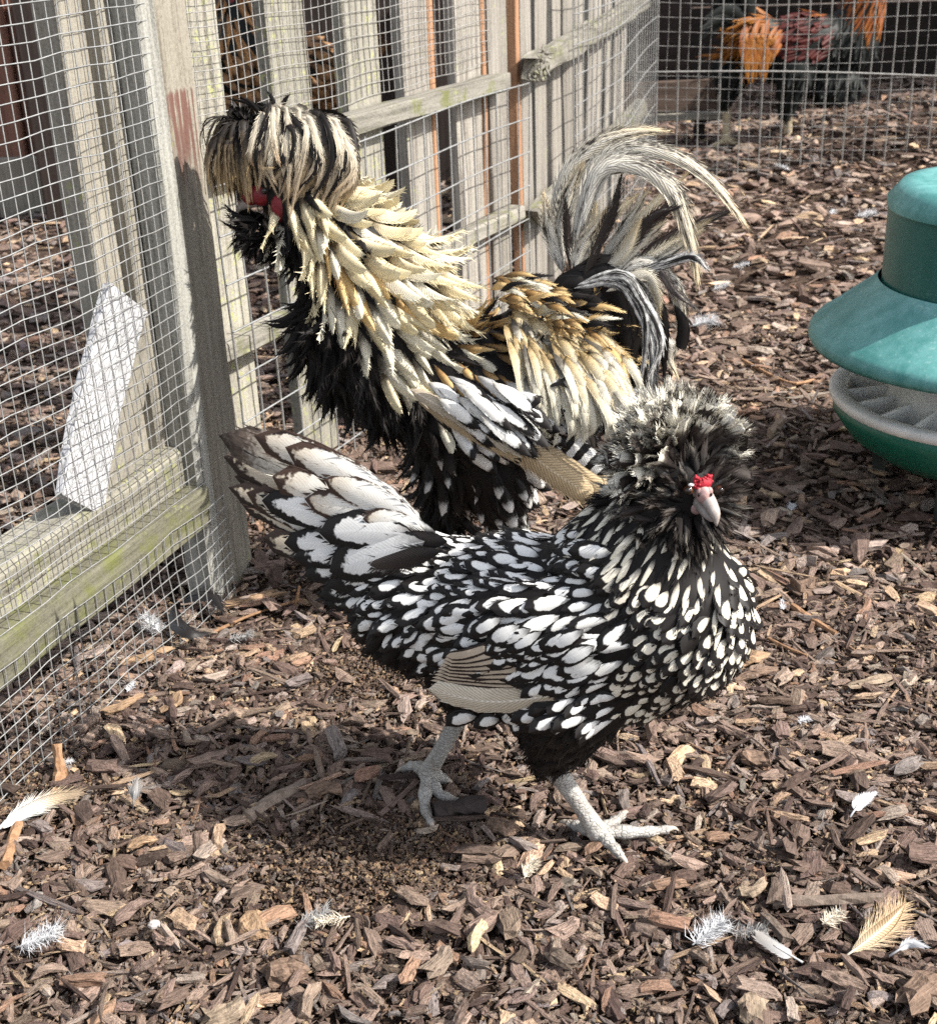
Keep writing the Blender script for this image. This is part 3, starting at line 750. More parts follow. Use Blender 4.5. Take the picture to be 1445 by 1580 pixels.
# dark sheds and boards beyond the fences
def plank_wall(name, a, b, z0, z1, pw, m, label, cat, thick=0.02, gapw=0.004, horizontal=False):
    a, b = np.asarray(a, float), np.asarray(b, float); u = unit(b - a); L = np.linalg.norm(b - a)
    rt = empty(name, (a + b) / 2); tag(rt, label, cat); up = np.array([0, 0, 1.0])
    if horizontal:
        z = z0
        while z < z1 - 0.01:
            board('plank', a + up * (z + pw / 2), b + up * (z + pw / 2), up, pw - gapw, thick, m, rt, seg=4); z += pw
    else:
        s = 0
        while s < L - 0.01:
            board('plank', a + u * (s + pw / 2) + up * z0, a + u * (s + pw / 2) + up * z1, u, pw - gapw, thick, m, rt, seg=4); s += pw
    return rt
def build_backs():
    # far run: back wall, with unseen roof and side added for shade
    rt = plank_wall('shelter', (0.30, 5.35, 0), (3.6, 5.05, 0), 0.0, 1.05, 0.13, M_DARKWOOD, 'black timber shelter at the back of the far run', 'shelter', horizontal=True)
    board('shade_roof', (1.2, 5.45, 1.12), (4.6, 5.45, 1.16), (0, 1, 0), 2.9, 0.03, M_DARKWOOD, rt, seg=6)  # unseen roof, added so its shadow darkens the far run
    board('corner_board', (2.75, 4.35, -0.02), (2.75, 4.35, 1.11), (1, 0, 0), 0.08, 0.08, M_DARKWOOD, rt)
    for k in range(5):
        board('shade_side_plank', (3.0, 4.25, 0.12 + 0.21 * k), (3.0, 5.6, 0.12 + 0.21 * k), (0, 0, 1), 0.205, 0.02, M_DARKWOOD, rt, seg=3)  # unseen side boards, added to block the sun
    b = at_y(1000, 150, 4.0); c = at_y(1105, 152, 4.0)
    rt = empty('nest_box', ((b[0] + c[0]) / 2, 4.05, 0)); tag(rt, 'low brown timber box at the foot of the far wire fence corner', 'nest box')
    zt = at_y(1050, 120, 4.0)[2]; zb = at_y(1050, 178, 4.0)[2]
    board('front_board', (0.36, 4.0, (zt + zb) / 2 + 0.006), (c[0], 4.0, (zt + zb) / 2 + 0.006), (0, 0, 1), zt - zb - 0.02, 0.02, M_STEP, rt)
    board('sill', (0.36, 3.985, zb), (c[0] + 0.01, 3.985, zb), (0, 0, 1), 0.018, 0.05, M_BRACE, rt)
    board('back_board', (0.36, 4.3, zt + 0.14), (c[0] - 0.03, 4.3, zt + 0.14), (0, 0, 1), 0.34, 0.02, M_DARKWOOD, rt)
    board('leg', (0.42, 4.02, -0.01), (0.42, 4.02, zb), (1, 0, 0), 0.03, 0.03, M_DARKWOOD, rt)
    board('leg', (c[0] - 0.04, 4.02, -0.01), (c[0] - 0.04, 4.02, zb), (1, 0, 0), 0.03, 0.03, M_DARKWOOD, rt)
    # added dark screen in place of the shade behind the picket fence
    plank_wall('shade_screen', (-0.98, 3.25, 0), (0.32, 3.62, 0), 0.0, 0.75, 0.16, M_DARKWOOD, 'dark board screen added as the shade seen through the picket fence gaps', 'wall')
    # far left, seen through the gate mesh
    p = at_y(14, 150, 3.4)
    rt = empty('timber_post', (p[0], 3.4, 0)); tag(rt, 'reddish timber post with a pale batten, seen through the mesh gate', 'post')
    z0 = 0.0
    board('post_board', (p[0] - 0.015, 3.40, z0), (p[0] - 0.015, 3.40, 1.1), (1, 0, 0), 0.07, 0.05, M_REDWOOD, rt)
    board('post_batten', (p[0] + 0.04, 3.43, z0), (p[0] + 0.04, 3.43, 1.1), (1, 0, 0), 0.035, 0.05, M_REDWOOD, rt)
    board('post_stump', (p[0] + 0.01, 3.35, z0), (p[0] + 0.01, 3.35, 0.14), (1, 0, 0), 0.12, 0.03, M_BRACE, rt)
    q = at_y(65, 62, 5.6)
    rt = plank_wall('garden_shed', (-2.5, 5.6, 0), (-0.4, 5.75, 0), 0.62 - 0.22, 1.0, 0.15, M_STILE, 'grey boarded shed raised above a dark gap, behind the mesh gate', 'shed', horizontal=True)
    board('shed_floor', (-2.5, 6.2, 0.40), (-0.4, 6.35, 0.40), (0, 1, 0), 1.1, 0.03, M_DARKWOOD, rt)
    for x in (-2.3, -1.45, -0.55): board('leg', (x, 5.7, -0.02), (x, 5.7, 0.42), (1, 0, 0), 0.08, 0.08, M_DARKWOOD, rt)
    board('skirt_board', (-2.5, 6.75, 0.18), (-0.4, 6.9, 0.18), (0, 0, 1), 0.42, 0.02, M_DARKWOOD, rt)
M_STEP = wood_mat('brown_step', (0.055, 0.038, 0.030), (0.16, 0.115, 0.09))
build_backs()

# ------------------------------------------------------------------ feeder
def lathe(name, prof, m, parent, c, n=72, tilt=None):
    V, F = [], []; k = len(prof)
    for j in range(n):
        a = 2 * math.pi * j / n
        V += [(c[0] + r * math.cos(a), c[1] + r * math.sin(a), z) for r, z in prof]
    for j in range(n):
        for i in range(k - 1):
            a, b = j * k + i, ((j + 1) % n) * k + i
            F.append((a, b, b + 1, a + 1))
    V = np.array(V) - local(parent)
    return link(name, np_mesh(name, V, F, mats=[m]), parent)
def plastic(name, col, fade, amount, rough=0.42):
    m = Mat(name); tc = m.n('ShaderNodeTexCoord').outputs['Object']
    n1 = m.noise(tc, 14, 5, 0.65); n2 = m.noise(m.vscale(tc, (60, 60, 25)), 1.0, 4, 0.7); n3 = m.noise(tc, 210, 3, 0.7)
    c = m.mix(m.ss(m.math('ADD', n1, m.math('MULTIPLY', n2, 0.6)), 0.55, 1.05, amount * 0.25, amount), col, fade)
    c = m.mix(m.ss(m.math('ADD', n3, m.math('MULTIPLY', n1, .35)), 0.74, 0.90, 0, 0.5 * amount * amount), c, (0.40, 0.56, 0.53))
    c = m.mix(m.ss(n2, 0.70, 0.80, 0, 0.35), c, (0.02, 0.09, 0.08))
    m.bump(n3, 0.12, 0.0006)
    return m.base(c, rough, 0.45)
def build_feeder():
    Y = 1.52; c = at_y(1512, 612, Y)[:2]; c = np.array([c[0], Y, 0])
    rt = empty('poultry_feeder', (c[0], Y, 0)); tag(rt, 'green plastic poultry feeder with a wide rain hat over a pale dish', 'feeder')
    def R(px, py): w = at_y(px, py, Y); return abs(w[0] - c[0]), w[2]
    rh, zh = R(1254, 527); rr, zr = R(1286, 612); rn, zn = R(1366, 440); rt_, zt = R(1379, 320); ro, zo = R(1393, 289)
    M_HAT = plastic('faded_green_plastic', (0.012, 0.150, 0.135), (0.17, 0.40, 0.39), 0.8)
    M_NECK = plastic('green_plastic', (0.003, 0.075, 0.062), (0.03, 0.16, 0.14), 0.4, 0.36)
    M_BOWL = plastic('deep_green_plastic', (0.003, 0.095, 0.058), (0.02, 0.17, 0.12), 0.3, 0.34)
    M_TRAY = plain_mat('pale_grey_plastic', (0.68, 0.67, 0.63), 0.5, 0.4, 0, 0.12, 30)
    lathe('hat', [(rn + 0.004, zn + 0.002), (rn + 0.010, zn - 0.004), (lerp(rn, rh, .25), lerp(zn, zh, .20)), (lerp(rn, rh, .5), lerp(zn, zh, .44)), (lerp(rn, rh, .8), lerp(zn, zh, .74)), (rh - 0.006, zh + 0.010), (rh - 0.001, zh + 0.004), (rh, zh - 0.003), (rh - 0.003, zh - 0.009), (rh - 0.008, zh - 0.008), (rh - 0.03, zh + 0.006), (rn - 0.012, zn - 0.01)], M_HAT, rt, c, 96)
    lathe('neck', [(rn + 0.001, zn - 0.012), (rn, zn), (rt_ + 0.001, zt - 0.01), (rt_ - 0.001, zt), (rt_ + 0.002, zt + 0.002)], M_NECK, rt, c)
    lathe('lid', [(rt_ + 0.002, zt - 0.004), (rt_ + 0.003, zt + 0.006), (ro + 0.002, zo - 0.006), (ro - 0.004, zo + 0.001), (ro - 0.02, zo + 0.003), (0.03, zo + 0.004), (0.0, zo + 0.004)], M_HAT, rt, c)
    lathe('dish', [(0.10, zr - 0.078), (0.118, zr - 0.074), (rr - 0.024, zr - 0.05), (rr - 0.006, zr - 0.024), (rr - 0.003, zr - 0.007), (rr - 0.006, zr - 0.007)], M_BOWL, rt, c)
    lathe('tray_rim', [(rr - 0.004, zr - 0.010), (rr, zr - 0.006), (rr, zr), (rr - 0.003, zr + 0.003), (rr - 0.018, zr + 0.002), (rr - 0.022, zr - 0.004), (rr - 0.024, zr - 0.032), (0.09, zr - 0.04)], M_TRAY, rt, c)
    rc = rr * 0.62
    lathe('feed_tube', [(rc + 0.004, zr - 0.036), (rc, zr - 0.01), (rc - 0.01, zr + 0.05), (rn - 0.01, zn - 0.03)], M_TRAY, rt, c)
    for k in range(20):
        a = 2 * math.pi * (k + 0.3) / 20; dr = np.array([math.cos(a), math.sin(a), 0])
        V = [c + dr * r + np.array([0, 0, z]) + np.cross(dr, [0, 0, 1]) * s for r, z in ((rc - 0.002, zr - 0.036), (rr - 0.021, zr - 0.036), (rr - 0.020, zr - 0.004), (rc - 0.002, zr + 0.004)) for s in (-0.0012, 0.0012)]
        F = [(0, 2, 4, 6), (1, 7, 5, 3), (6, 4, 5, 7), (0, 1, 3, 2)]
        link('divider', np_mesh('divider', np.array(V) - local(rt), F, mats=[M_TRAY], smooth=False), rt)
    M_DK = plain_mat('feeder_leg', (0.03, 0.035, 0.03), 0.6)
    for k in range(4):
        a = math.pi / 4 + k * math.pi / 2 + 0.25; dr = np.array([math.cos(a), math.sin(a), 0])
        board('leg', c + dr * 0.105 + [0, 0, -0.01], c + dr * 0.112 + [0, 0, zr - 0.07], np.cross(dr, [0, 0, 1]), 0.035, 0.014, M_DK, rt, seg=2)
    # feed lying in the tray
    r = np.random.default_rng(4); parts = []
    for k in range(420):
        a = r.uniform(0, 6.283); q = r.uniform(rc + 0.006, rr - 0.028)
        parts.append(sphere_data(c + np.array([q * math.cos(a), q * math.sin(a), zr - 0.034 + r.uniform(0, 0.004)]), r.uniform(0.0018, 0.0035), 5, 4))
    V, F = join_data(parts)
    link('feed_pellets', np_mesh('feed_pellets', V - local(rt), F, mats=[plain_mat('feed', (0.13, 0.10, 0.06), 0.9)]), rt, kind='stuff')
build_feeder()
# ------------------------------------------------------------------ feather shapes and colours
variants('body', 'round', (-0.12, 0.02), (0,), 2, nseg=6, nb=7, fray=0.5, core=0.97)
variants('wing', 'round', (-0.12, 0.0), (0, 0.12), 2, nseg=7, nb=6, fray=0.3, core=0.98)
variants('hackle', 'lance', (-0.35, -0.1), (0.12, -0.12), 2, nseg=7, nb=10, fray=0.7, core=0.85)
variants('curl', 'lance', (0.2, 0.5, 0.8), (0.5, 0.9), 2, nseg=10, nb=26, fray=0.18, core=0.92, camber=0.3, wav=0.04)
variants('curl_other', 'lance', (0.2, 0.5, 0.8), (-0.5, -0.9), 2, nseg=10, nb=26, fray=0.18, core=0.92, camber=0.3, wav=0.04)
variants('frizz', 'lance', (0.1, 0.4, 0.7), (0.3, -0.3), 2, nseg=9, nb=26, fray=0.5, core=0.82, camber=0.3, wav=0.06)
variants('spike', 'lance', (0.4, 0.8, 1.2), (0.2, -0.2), 1, nseg=7, nb=12, fray=1.3, core=0.7, camber=0.3)
variants('puff', 'plume', (0.25, 0.55, 0.85), (0.25, -0.25), 1, nseg=8, nb=40, fray=0.42, core=0.74, camber=0.35)
variants('wisp', 'barbed', (0.2, 0.5), (0.25, -0.25), 1, nseg=7, nb=30, fray=1.1, core=0.5, camber=0.3)
variants('small', 'oval', (-0.3, 0.2), (0.1, -0.1), 2, nseg=5, nb=10, fray=1.2, core=0.75)

M_LACE = feather_mat('laced_feather', [(0, (0.03, 0.026, 0.024)), (0.28, WHT), (1, WHT)], edge=(BLK, 0.62))
M_LACE_W = feather_mat('laced_wing_feather', [(0, (0.05, 0.045, 0.04)), (0.25, WHT), (1, (0.72, 0.70, 0.66))], edge=(BLK, 0.685), rachis=(0.80, 0.79, 0.75), barb=.16)
M_LACE_B = feather_mat('laced_breast_feather', [(0, (0.03, 0.026, 0.024)), (0.25, CRM), (1, CRM)], edge=(BLK, 0.58))
M_LACE_C = feather_mat('laced_neck_feather', [(0, (0.03, 0.026, 0.024)), (0.30, CRM), (0.75, (0.72, 0.66, 0.50)), (1, BLK)], edge=(BLK, 0.58))
M_BLACK = feather_mat('black_feather', [(0, BLK), (1, (0.012, 0.010, 0.0092))], rough=0.55, spec=0.16)
M_DOWN = feather_mat('black_down', [(0, BLK), (0.6, (0.013, 0.0105, 0.0095)), (1, (0.022, 0.018, 0.015))], rough=0.7, spec=0.1)
M_CREST_T = feather_mat('crest_feather_white_tip', [(0, BLK), (0.45, (0.030, 0.022, 0.019)), (0.62, (0.10, 0.085, 0.07)), (0.76, (0.72, 0.68, 0.57)), (1, (0.76, 0.72, 0.62))], barb=0.4, rachis=(0.02, 0.016, 0.014))
M_CREST_D = feather_mat('crest_feather_dark', [(0, BLK), (0.6, (0.030, 0.022, 0.019)), (1, (0.055, 0.043, 0.036))], barb=0.4)
M_CREST_S = feather_mat('crest_feather_streaked', [(0, BLK), (0.4, (0.04, 0.03, 0.026)), (1, (0.50, 0.46, 0.38))], barb=0.4, mottle=((0.02, 0.016, 0.014), 0.6, 7))
M_BEARD = feather_mat('beard_feather', [(0, BLK), (0.65, BLK), (1, (0.13, 0.115, 0.095))], barb=0.4)
M_TAILW = feather_mat('tail_feather_white', [(0, (0.68, 0.67, 0.64)), (0.7, (0.72, 0.69, 0.63)), (0.93, (0.58, 0.50, 0.39)), (1, (0.36, 0.27, 0.18))], mottle=((0.02, 0.014, 0.012), 0.10, 9), edge=((0.05, 0.03, 0.022), 0.93), rachis=(0.70, 0.66, 0.58))
M_TAILD = feather_mat('tail_feather_dark_tip', [(0, (0.62, 0.60, 0.56)), (0.68, (0.62, 0.58, 0.50)), (0.86, (0.10, 0.075, 0.06)), (1, (0.016, 0.012, 0.010))], mottle=((0.02, 0.014, 0.012), 0.35, 9))
M_TAILT = feather_mat('tail_feather_tan', [(0, (0.66, 0.63, 0.58)), (0.7, (0.62, 0.56, 0.46)), (1, (0.54, 0.45, 0.33))], edge=((0.03, 0.02, 0.016), 0.90))
M_COVERT = feather_mat('tail_covert', [(0, (0.10, 0.09, 0.085)), (0.30, WHT), (1, WHT)], edge=(BLK, 0.76), rachis=(0.82, 0.81, 0.78))
M_PRIM = feather_mat('cream_primary', [(0, (0.40, 0.33, 0.24)), (0.6, (0.58, 0.51, 0.40)), (1, (0.62, 0.55, 0.44))], edge=((0.03, 0.02, 0.016), .97), edge_tip=False, rachis=(0.74, 0.69, 0.60), barb=.35)
M_SECO = feather_mat('tan_secondary', [(0, (0.40, 0.33, 0.25)), (1, (0.50, 0.41, 0.31))], edge=((0.022, 0.014, 0.012), 0.60), edge_tip=False, barb=.1)
M_SHANK = None
def shank_mat():
    m = Mat('shank_scales'); tc = m.n('ShaderNodeTexCoord').outputs['Object']
    vo = m.n('ShaderNodeTexVoronoi', {'Scale': 300.0, 'Randomness': 0.6}, feature='DISTANCE_TO_EDGE'); m.set(vo.inputs['Vector'], m.vscale(tc, (.7, .7, 1.3)))
    n1 = m.noise(tc, 120, 3, 0.6)
    c = m.ramp(n1, [(0.3, (0.27, 0.255, 0.235)), (0.7, (0.43, 0.415, 0.385))])
    c = m.mix(m.ss(vo.outputs[0], 0.0, 0.10, 0.35, 0.0), c, (0.13, 0.11, 0.09))
    c = m.mix(m.ss(m.noise(tc, 38, 4, 0.7), .55, .7, 0, .6), c, (0.16, 0.12, 0.09))
    m.bump(m.ss(vo.outputs[0], 0, 0.2), 0.7, 0.0008)
    return m.base(c, 0.6, 0.3)
M_SHANK = shank_mat()
M_CLAW = plain_mat('claw_horn', (0.42, 0.36, 0.30), 0.4, 0.4)
M_BEAK = plain_mat('beak_horn', (0.33, 0.285, 0.26), 0.38, 0.5, 0, 0.35, 120)
M_COMB = plain_mat('comb_skin', (0.34, 0.020, 0.032), 0.6, 0.25, 0, 0.4, 300, 0.6)
M_FACE = plain_mat('face_skin', (0.42, 0.10, 0.10), 0.55, 0.3, 0, 0.4, 300, 0.5)
M_WATTLE = plain_mat('wattle_skin', (0.15, 0.008, 0.012), 0.5, 0.4, 0, 0.35, 250, 0.5)
M_EYE = plain_mat('eye_dark', (0.012, 0.008, 0.006), 0.08, 0.6)
M_CERE = plain_mat('cere_skin', (0.37, 0.235, 0.22), 0.5, 0.35, 0, 0.35, 260, 0.5)
M_IRIS = plain_mat('iris', (0.07, 0.025, 0.01), 0.12, 0.6)
M_GLINT = plain_mat('eye_glint', (0.75, 0.73, 0.70), 0.5)

class Bird:
    def __init__(s, name, foot, yaw, label, cat, group=None, k=1.0):
        s.k = k
        s.O = np.array([foot[0], foot[1], 0.0]); s.h = np.array([math.cos(yaw), math.sin(yaw), 0])
        sd = np.array([s.h[1], -s.h[0], 0]); s.side = sd if sd[1] < 0 else -sd      # sideways, towards the viewer's side
        s.root = empty(name, s.O); tag(s.root, label, cat, group); s.up = np.array([0, 0, 1.0])
    def P(s, px, py, lat=0.0): return on_plane(px, py, s.O + s.side * lat, s.side)
    def lat(s, p): return (p - s.O) @ s.side
    def mirror(s, p):
        l = (p - s.O) @ s.side; q = p.copy(); m = l < 0
        return q - np.where(m, 2 * l, 0)[..., None] * s.side
    def ell(s, px, py, a, b, l, ang=0.0, lat=0.0):
        """ellipsoid: a along the body (tilted up by ang degrees towards the head), b upright, l sideways."""
        t = math.radians(ang); x = s.h * math.cos(t) + s.up * math.sin(t); z = -s.h * math.sin(t) + s.up * math.cos(t)
        return sphere_data(s.P(px, py, lat), np.stack([x * a, s.side * l, z * b], 1) * s.k, 20, 13)
    def chain(s, pts, n=5):
        out = []
        for (p, a), (q, b) in zip(pts[:-1], pts[1:]):
            for k in range(n): t = k / n; out.append(sphere_data(lerp(p, q, t), lerp(a, b, t) * s.k, 14, 9))
        out.append(sphere_data(pts[-1][0], pts[-1][1] * s.k, 14, 9)); return out
    def place(s, pl, kind, key, mat, p, n, flow, L, W, lift=0.16, yaw=0.12, roll=0.2, jl=0.12):
        t = flow - n * (n @ flow); t = unit(t); n = unit(n)
        a = rng.normal(0, yaw); b = np.cross(n, t); t = t * math.cos(a) + b * math.sin(a)
        l = lift + rng.normal(0, 0.05); x = t * math.cos(l) + n * math.sin(l); z = n * math.cos(l) - t * math.sin(l)
        y = np.cross(z, x); r = rng.normal(0, roll); y, z = y * math.cos(r) + z * math.sin(r), z * math.cos(r) - y * math.sin(r)
        k = 1 + rng.normal(0, jl)
        pl.add(kind, key, mat, x, y, z, p + n * 0.0006, L * k, W * k)
    def leg(s, hock, ankle, toes, r0, claw=0.011, back=None, mat=None):
        mat = mat or M_SHANK
        u_ = np.linspace(0, 1, 72); parts = [tube_data(smooth_path([hock, lerp(hock, ankle, 0.5) + s.h * 0.0008, ankle], 72), np.interp(u_, [0, .15, .6, .9, 1], [r0 * 1.25, r0, r0 * .86, r0 * 1.0, r0 * 1.15]) * (1 + .035 * np.abs(np.sin(u_ * math.pi * 17))), 12)]
        parts.append(sphere_data(ankle, r0 * 1.15, 10, 7))
        claws = []
        for q in toes:
            q = [np.asarray(v, float) for v in q]
            pth = smooth_path([ankle] + q, 64); n = len(pth)
            rad = np.linspace(r0 * 0.80, r0 * 0.42, n) * (1 + 0.12 * np.cos(np.linspace(0, 6 * math.pi, n))) * (1 + .05 * np.abs(np.sin(np.linspace(0, 12 * math.pi, n))))
            parts.append(tube_data(pth, rad, 8))
            dr = unit(pth[-1] - pth[-9]); e = pth[-1]
            claws.append(tube_data(smooth_path([e - dr * 0.002, e + dr * claw * 0.5 + [0, 0, 0.0008], e + dr * claw + [0, 0, -0.004]], 6), np.linspace(r0 * 0.40, 0.0004, 6), 7))
        V, F = join_data(parts); o = link('leg', np_mesh('leg', V - local(s.root), F, mats=[mat]), s.root)
        for v, f in claws: link('claw', np_mesh('claw', v - local(s.root), f, mats=[M_CLAW]), o)
        return o
    def solid(s, name, parts, mat, parent=None):
        V, F = join_data(parts); return link(name, np_mesh(name, V - local(s.root), F, mats=[mat]), parent or s.root)

# ------------------------------------------------------------------ the laced hen
def right_(f): return unit(np.cross(f, [0, 0, 1.0]))
def build_hen():
    b = Bird('hen', (0.03, 0.908), math.radians(-24), 'black and white laced crested hen striding across the bark, tail raised, facing the viewer', 'chicken', None)
    P, h, sd, up = b.P, b.h, b.side, b.up
    Hc = P(1050, 742) + sd * 0.004
    thigh1 = [(P(880, 1060, .03), .048), (P(864, 1122, .022), .031), (P(848, 1168, .012), .0175)]
    thigh2 = [(P(735, 1028, -.02), .038), (P(714, 1076, -.02), .016)]
    parts = [b.ell(815, 958, .122, .067, .066, 6), b.ell(700, 940, .085, .058, .055, 4), b.ell(1030, 945, .062, .066, .062, 10), b.ell(925, 985, .09, .064, .062, 8),
             b.ell(630, 905, .055, .045, .035, -20), b.ell(830, 985, .088, .046, .02, 6, .052), b.ell(830, 985, .088, .046, .02, 6, -.052)]
    parts += b.chain([(P(985, 880), .060), (P(1015, 820), .043), (Hc, .030)])
    parts += b.chain(thigh1) + b.chain(thigh2)
    body = remeshed('body', [(v - b.O, f) for v, f in parts], 0.006, 8, [M_BLACK])
    link('body', body, b.root)
    V, N, T = mesh_arrays(body); V = V + b.O
    pl = Plumage(b.root)

    def region(p):
        x, y, _ = proj(b.mirror(p[None]))[0]; z = p[2]
        if np.linalg.norm(p - Hc) < 0.038: return 'head'
        if y > 1122 + max(0, 840 - x) * 0 and x > 790: return 'thigh'
        if x > 885 and y < 790 + (x - 870) * 0.72 and x < 1120: return 'neck'
        if x < 790 and y > 985 + (x - 600) * 0.62: return 'fluff'
        if ((x - 825) / 165) ** 2 + ((y - 990) / 82) ** 2 < 1: return 'wing'
        if x > 950: return 'breast'
        if y > 1075: return 'fluff' if x < 700 else 'flank'
        return 'back' if x > 690 or y < 880 else 'rump'
    dist = {'head': .008, 'thigh': .009, 'neck': .0082, 'fluff': .011, 'wing': .0092, 'breast': .0070, 'flank': .0088, 'back': .0078, 'rump': .0086}
    pts, nn = poisson(V, N, T, 26000, lambda p: dist[region(p)], rng)
    dn = np.array([0, 0, -1.0])
    order = np.argsort(-(pts @ h))
    for i in order:
        p, n = pts[i], nn[i]; r = region(p)
        if r == 'head':
            bk = Hc + np.array([0.34, -0.94, -0.05]) * .04 - up * .008
            b.place(pl, 'face_feather', 'small', M_CREST_D if rng.random() < .7 else M_BEARD, p, n, unit(p - bk), .020, .0085, .22, .2); continue
        lat_s = np.sign(b.lat(p)) * sd
        if r == 'neck':
            fl = unit(dn * 0.9 - h * 0.45 + lat_s * 0.25 + n * 0.1)
            m = M_LACE_C if rng.random() < 0.72 else (M_BLACK if rng.random() < 0.7 else M_LACE_B)
            b.place(pl, 'hackle_feather', 'hackle', m, p, n, fl, .027, .0092, 0.08, 0.16)
        elif r == 'breast':
            fl = unit(dn * 0.75 - h * 0.7 + lat_s * 0.1)
            b.place(pl, 'breast_feather', 'body', M_LACE_B if rng.random() < .95 else M_BLACK, p, n, fl, .0170, .0122, 0.10, 0.12)
        elif r == 'wing':
            fl = unit(-h + dn * 0.42)
            b.place(pl, 'wing_feather', 'wing', M_LACE_W if rng.random() < .6 else M_LACE, p, n, fl, .031, .0142, 0.10, 0.15)
        elif r == 'back':
            fl = unit(-h + dn * 0.22)
            b.place(pl, 'back_feather', 'body', M_LACE if rng.random() < .95 else M_BLACK, p, n, fl, .024, .0120, 0.10, 0.15)
        elif r == 'rump':
            fl = unit(-h * 0.8 + dn * 0.75)
            b.place(pl, 'rump_feather', 'body', M_LACE if rng.random() < .85 else M_BLACK, p, n, fl, .025, .0118, 0.14, 0.2)
        elif r == 'flank':
            fl = unit(-h + dn * 0.35)
            b.place(pl, 'flank_feather', 'wing', M_LACE if rng.random() < .7 else M_BLACK, p, n, fl, .026, .0130, 0.08, 0.15)
        else:
            fl = unit(-h * 0.55 + dn * 0.8)
            b.place(pl, 'down_feather', 'small', M_DOWN, p, n, fl, .021 if r == 'fluff' else .015, .012 if r == 'fluff' else .009, 0.12 if r == 'fluff' else 0.08, 0.25)
    # a few spangles low on the flank and thigh
    for (x, y) in ((735, 1104), (770, 1108), (815, 1096), (850, 1086), (893, 1092), (925, 1085), (845, 1116), (880, 1112), (800, 1102), (950, 1075), (905, 1112), (835, 1090)):
        p = P(x, y, 0.062); b.place(pl, 'flank_feather', 'wing', M_LACE, p, unit(sd + dn * 0.25), unit(-h + dn * .8), .024, .0125, 0.15, 0.3)
    # crest: feathers fan from the comb back over the crown
    face = unit(np.array([0.34, -0.94, -0.05])); C0 = Hc + up * 0.016 + np.array([-.002, .004, 0])
    part = unit(face + up * .12)
    for lay, (R0, cnt) in enumerate(((.015, 110), (.0205, 120), (.025, 110))):
        k = 0
        while k < cnt:
            d = unit(rng.normal(0, 1, 3))
            if d[2] < -0.45 or d @ part > .90 or (d[2] < -.05 and d @ part > .55): continue
            k += 1
            t = unit(d - part * (d @ part) + up * .22 + rng.normal(0, .16, 3)); t = unit(t - d * (t @ d))
            l = rng.uniform(.45, .95) if d @ part > .2 else rng.uniform(.25, .7)
            out = t * math.cos(l) + d * math.sin(l); z = unit(d * math.cos(l) - t * math.sin(l) + rng.normal(0, .12, 3)); z = unit(z - out * (z @ out))
            root = C0 + d * R0 * np.array([1, 1, .95]); L = rng.uniform(.025, .034)
            tx = proj(root + out * L)[0]; q = rng.random()
            if out[2] > 0.15: m = M_CREST_T if q < (.30, .52, .72)[lay] else (M_CREST_S if q < .80 else M_CREST_D)
            elif tx < 1005: m = M_CREST_T if q < .22 else (M_CREST_S if q < .45 else M_CREST_D)
            else: m = M_CREST_S if q < .22 else M_CREST_D
            pl.add('crest_feather', 'puff', m, out, np.cross(z, out), z, root, L, rng.uniform(.013, .022))
    # muffs and beard
    Bc = P(1058, 795) + sd * 0.014
    for k in range(300):
        d = unit(rng.normal(0, 1, 3))
        if d[2] > 0.35 or d @ face < -0.35: continue
        root = Bc + d * 0.019 + up * 0.012
        out = unit(d * 0.9 + dn * 0.75 - face * 0.1 + rng.normal(0, .15, 3))
        z = unit(d + rng.normal(0, .3, 3)); z = unit(z - out * (z @ out))
        pl.add('beard_feather', 'hackle', M_BEARD if rng.random() < .35 else M_DOWN, out, np.cross(z, out), z, root, rng.uniform(.018, .028), rng.uniform(.005, .009))
    for k in range(230):                                         # the dark cheek at the back of the head
        d = unit(rng.normal(0, 1, 3)); c = P(1003, 778) + sd * 0.004
        if d[2] > 0.8: continue
        root = c + d * 0.017; out = unit(d * 0.6 + dn * 0.8 - h * 0.35 + rng.normal(0, .2, 3)); z = unit(d - out * (d @ out))
        pl.add('cheek_feather', 'wisp', M_DOWN if rng.random() < .85 else M_CREST_S, out, np.cross(z, out), z, root, rng.uniform(.022, .033), rng.uniform(.010, .015))
    # tail
    def tail(kind, root, tip, W, mat, lat=0.0, lat2=None, shape='strap', sag=0.0, roll=0.0, **kw):
        a = P(*root, lat); c = P(*tip, lat if lat2 is None else lat2); mid = lerp(a, c, .5) + up * sag
        return feather_curve(kind, b.root, [a, mid, c], W, mat, unit(sd + up * (0.25 + roll)), shape, 12, camber=0.18, nb=kw.pop('nb', 18), fray=kw.pop('fray', 0.35), core=kw.pop('core', 0.97))
    for (r0, t0, W, m, lt, sg) in (((650, 815), (352, 668), .028, M_TAILD, -.012, .006), ((640, 822), (338, 672), .030, M_TAILD, .004, .004), ((640, 830), (345, 705), .030, M_TAILT, -.004, .004),
                                   ((645, 812), (392, 672), .026, M_TAILW, .008, .010), ((630, 840), (362, 735), .026, M_TAILT, -.010, .002), ((620, 850), (352, 752), .022, M_TAILT, .000, .000),
                                   ((615, 860), (366, 768), .026, M_TAILT, -.014, -.002), ((640, 835), (420, 735), .030, M_TAILW, .014, .005), ((610, 865), (380, 760), .026, M_TAILW, .010, .0),
                                   ((655, 820), (440, 690), .024, M_TAILW, .016, .008), ((600, 880), (405, 830), .024, M_TAILT, -.008, -.002)):
        tail('tail_feather', r0, t0, W, m, lt * .8, lt * 1.6, sag=sg)
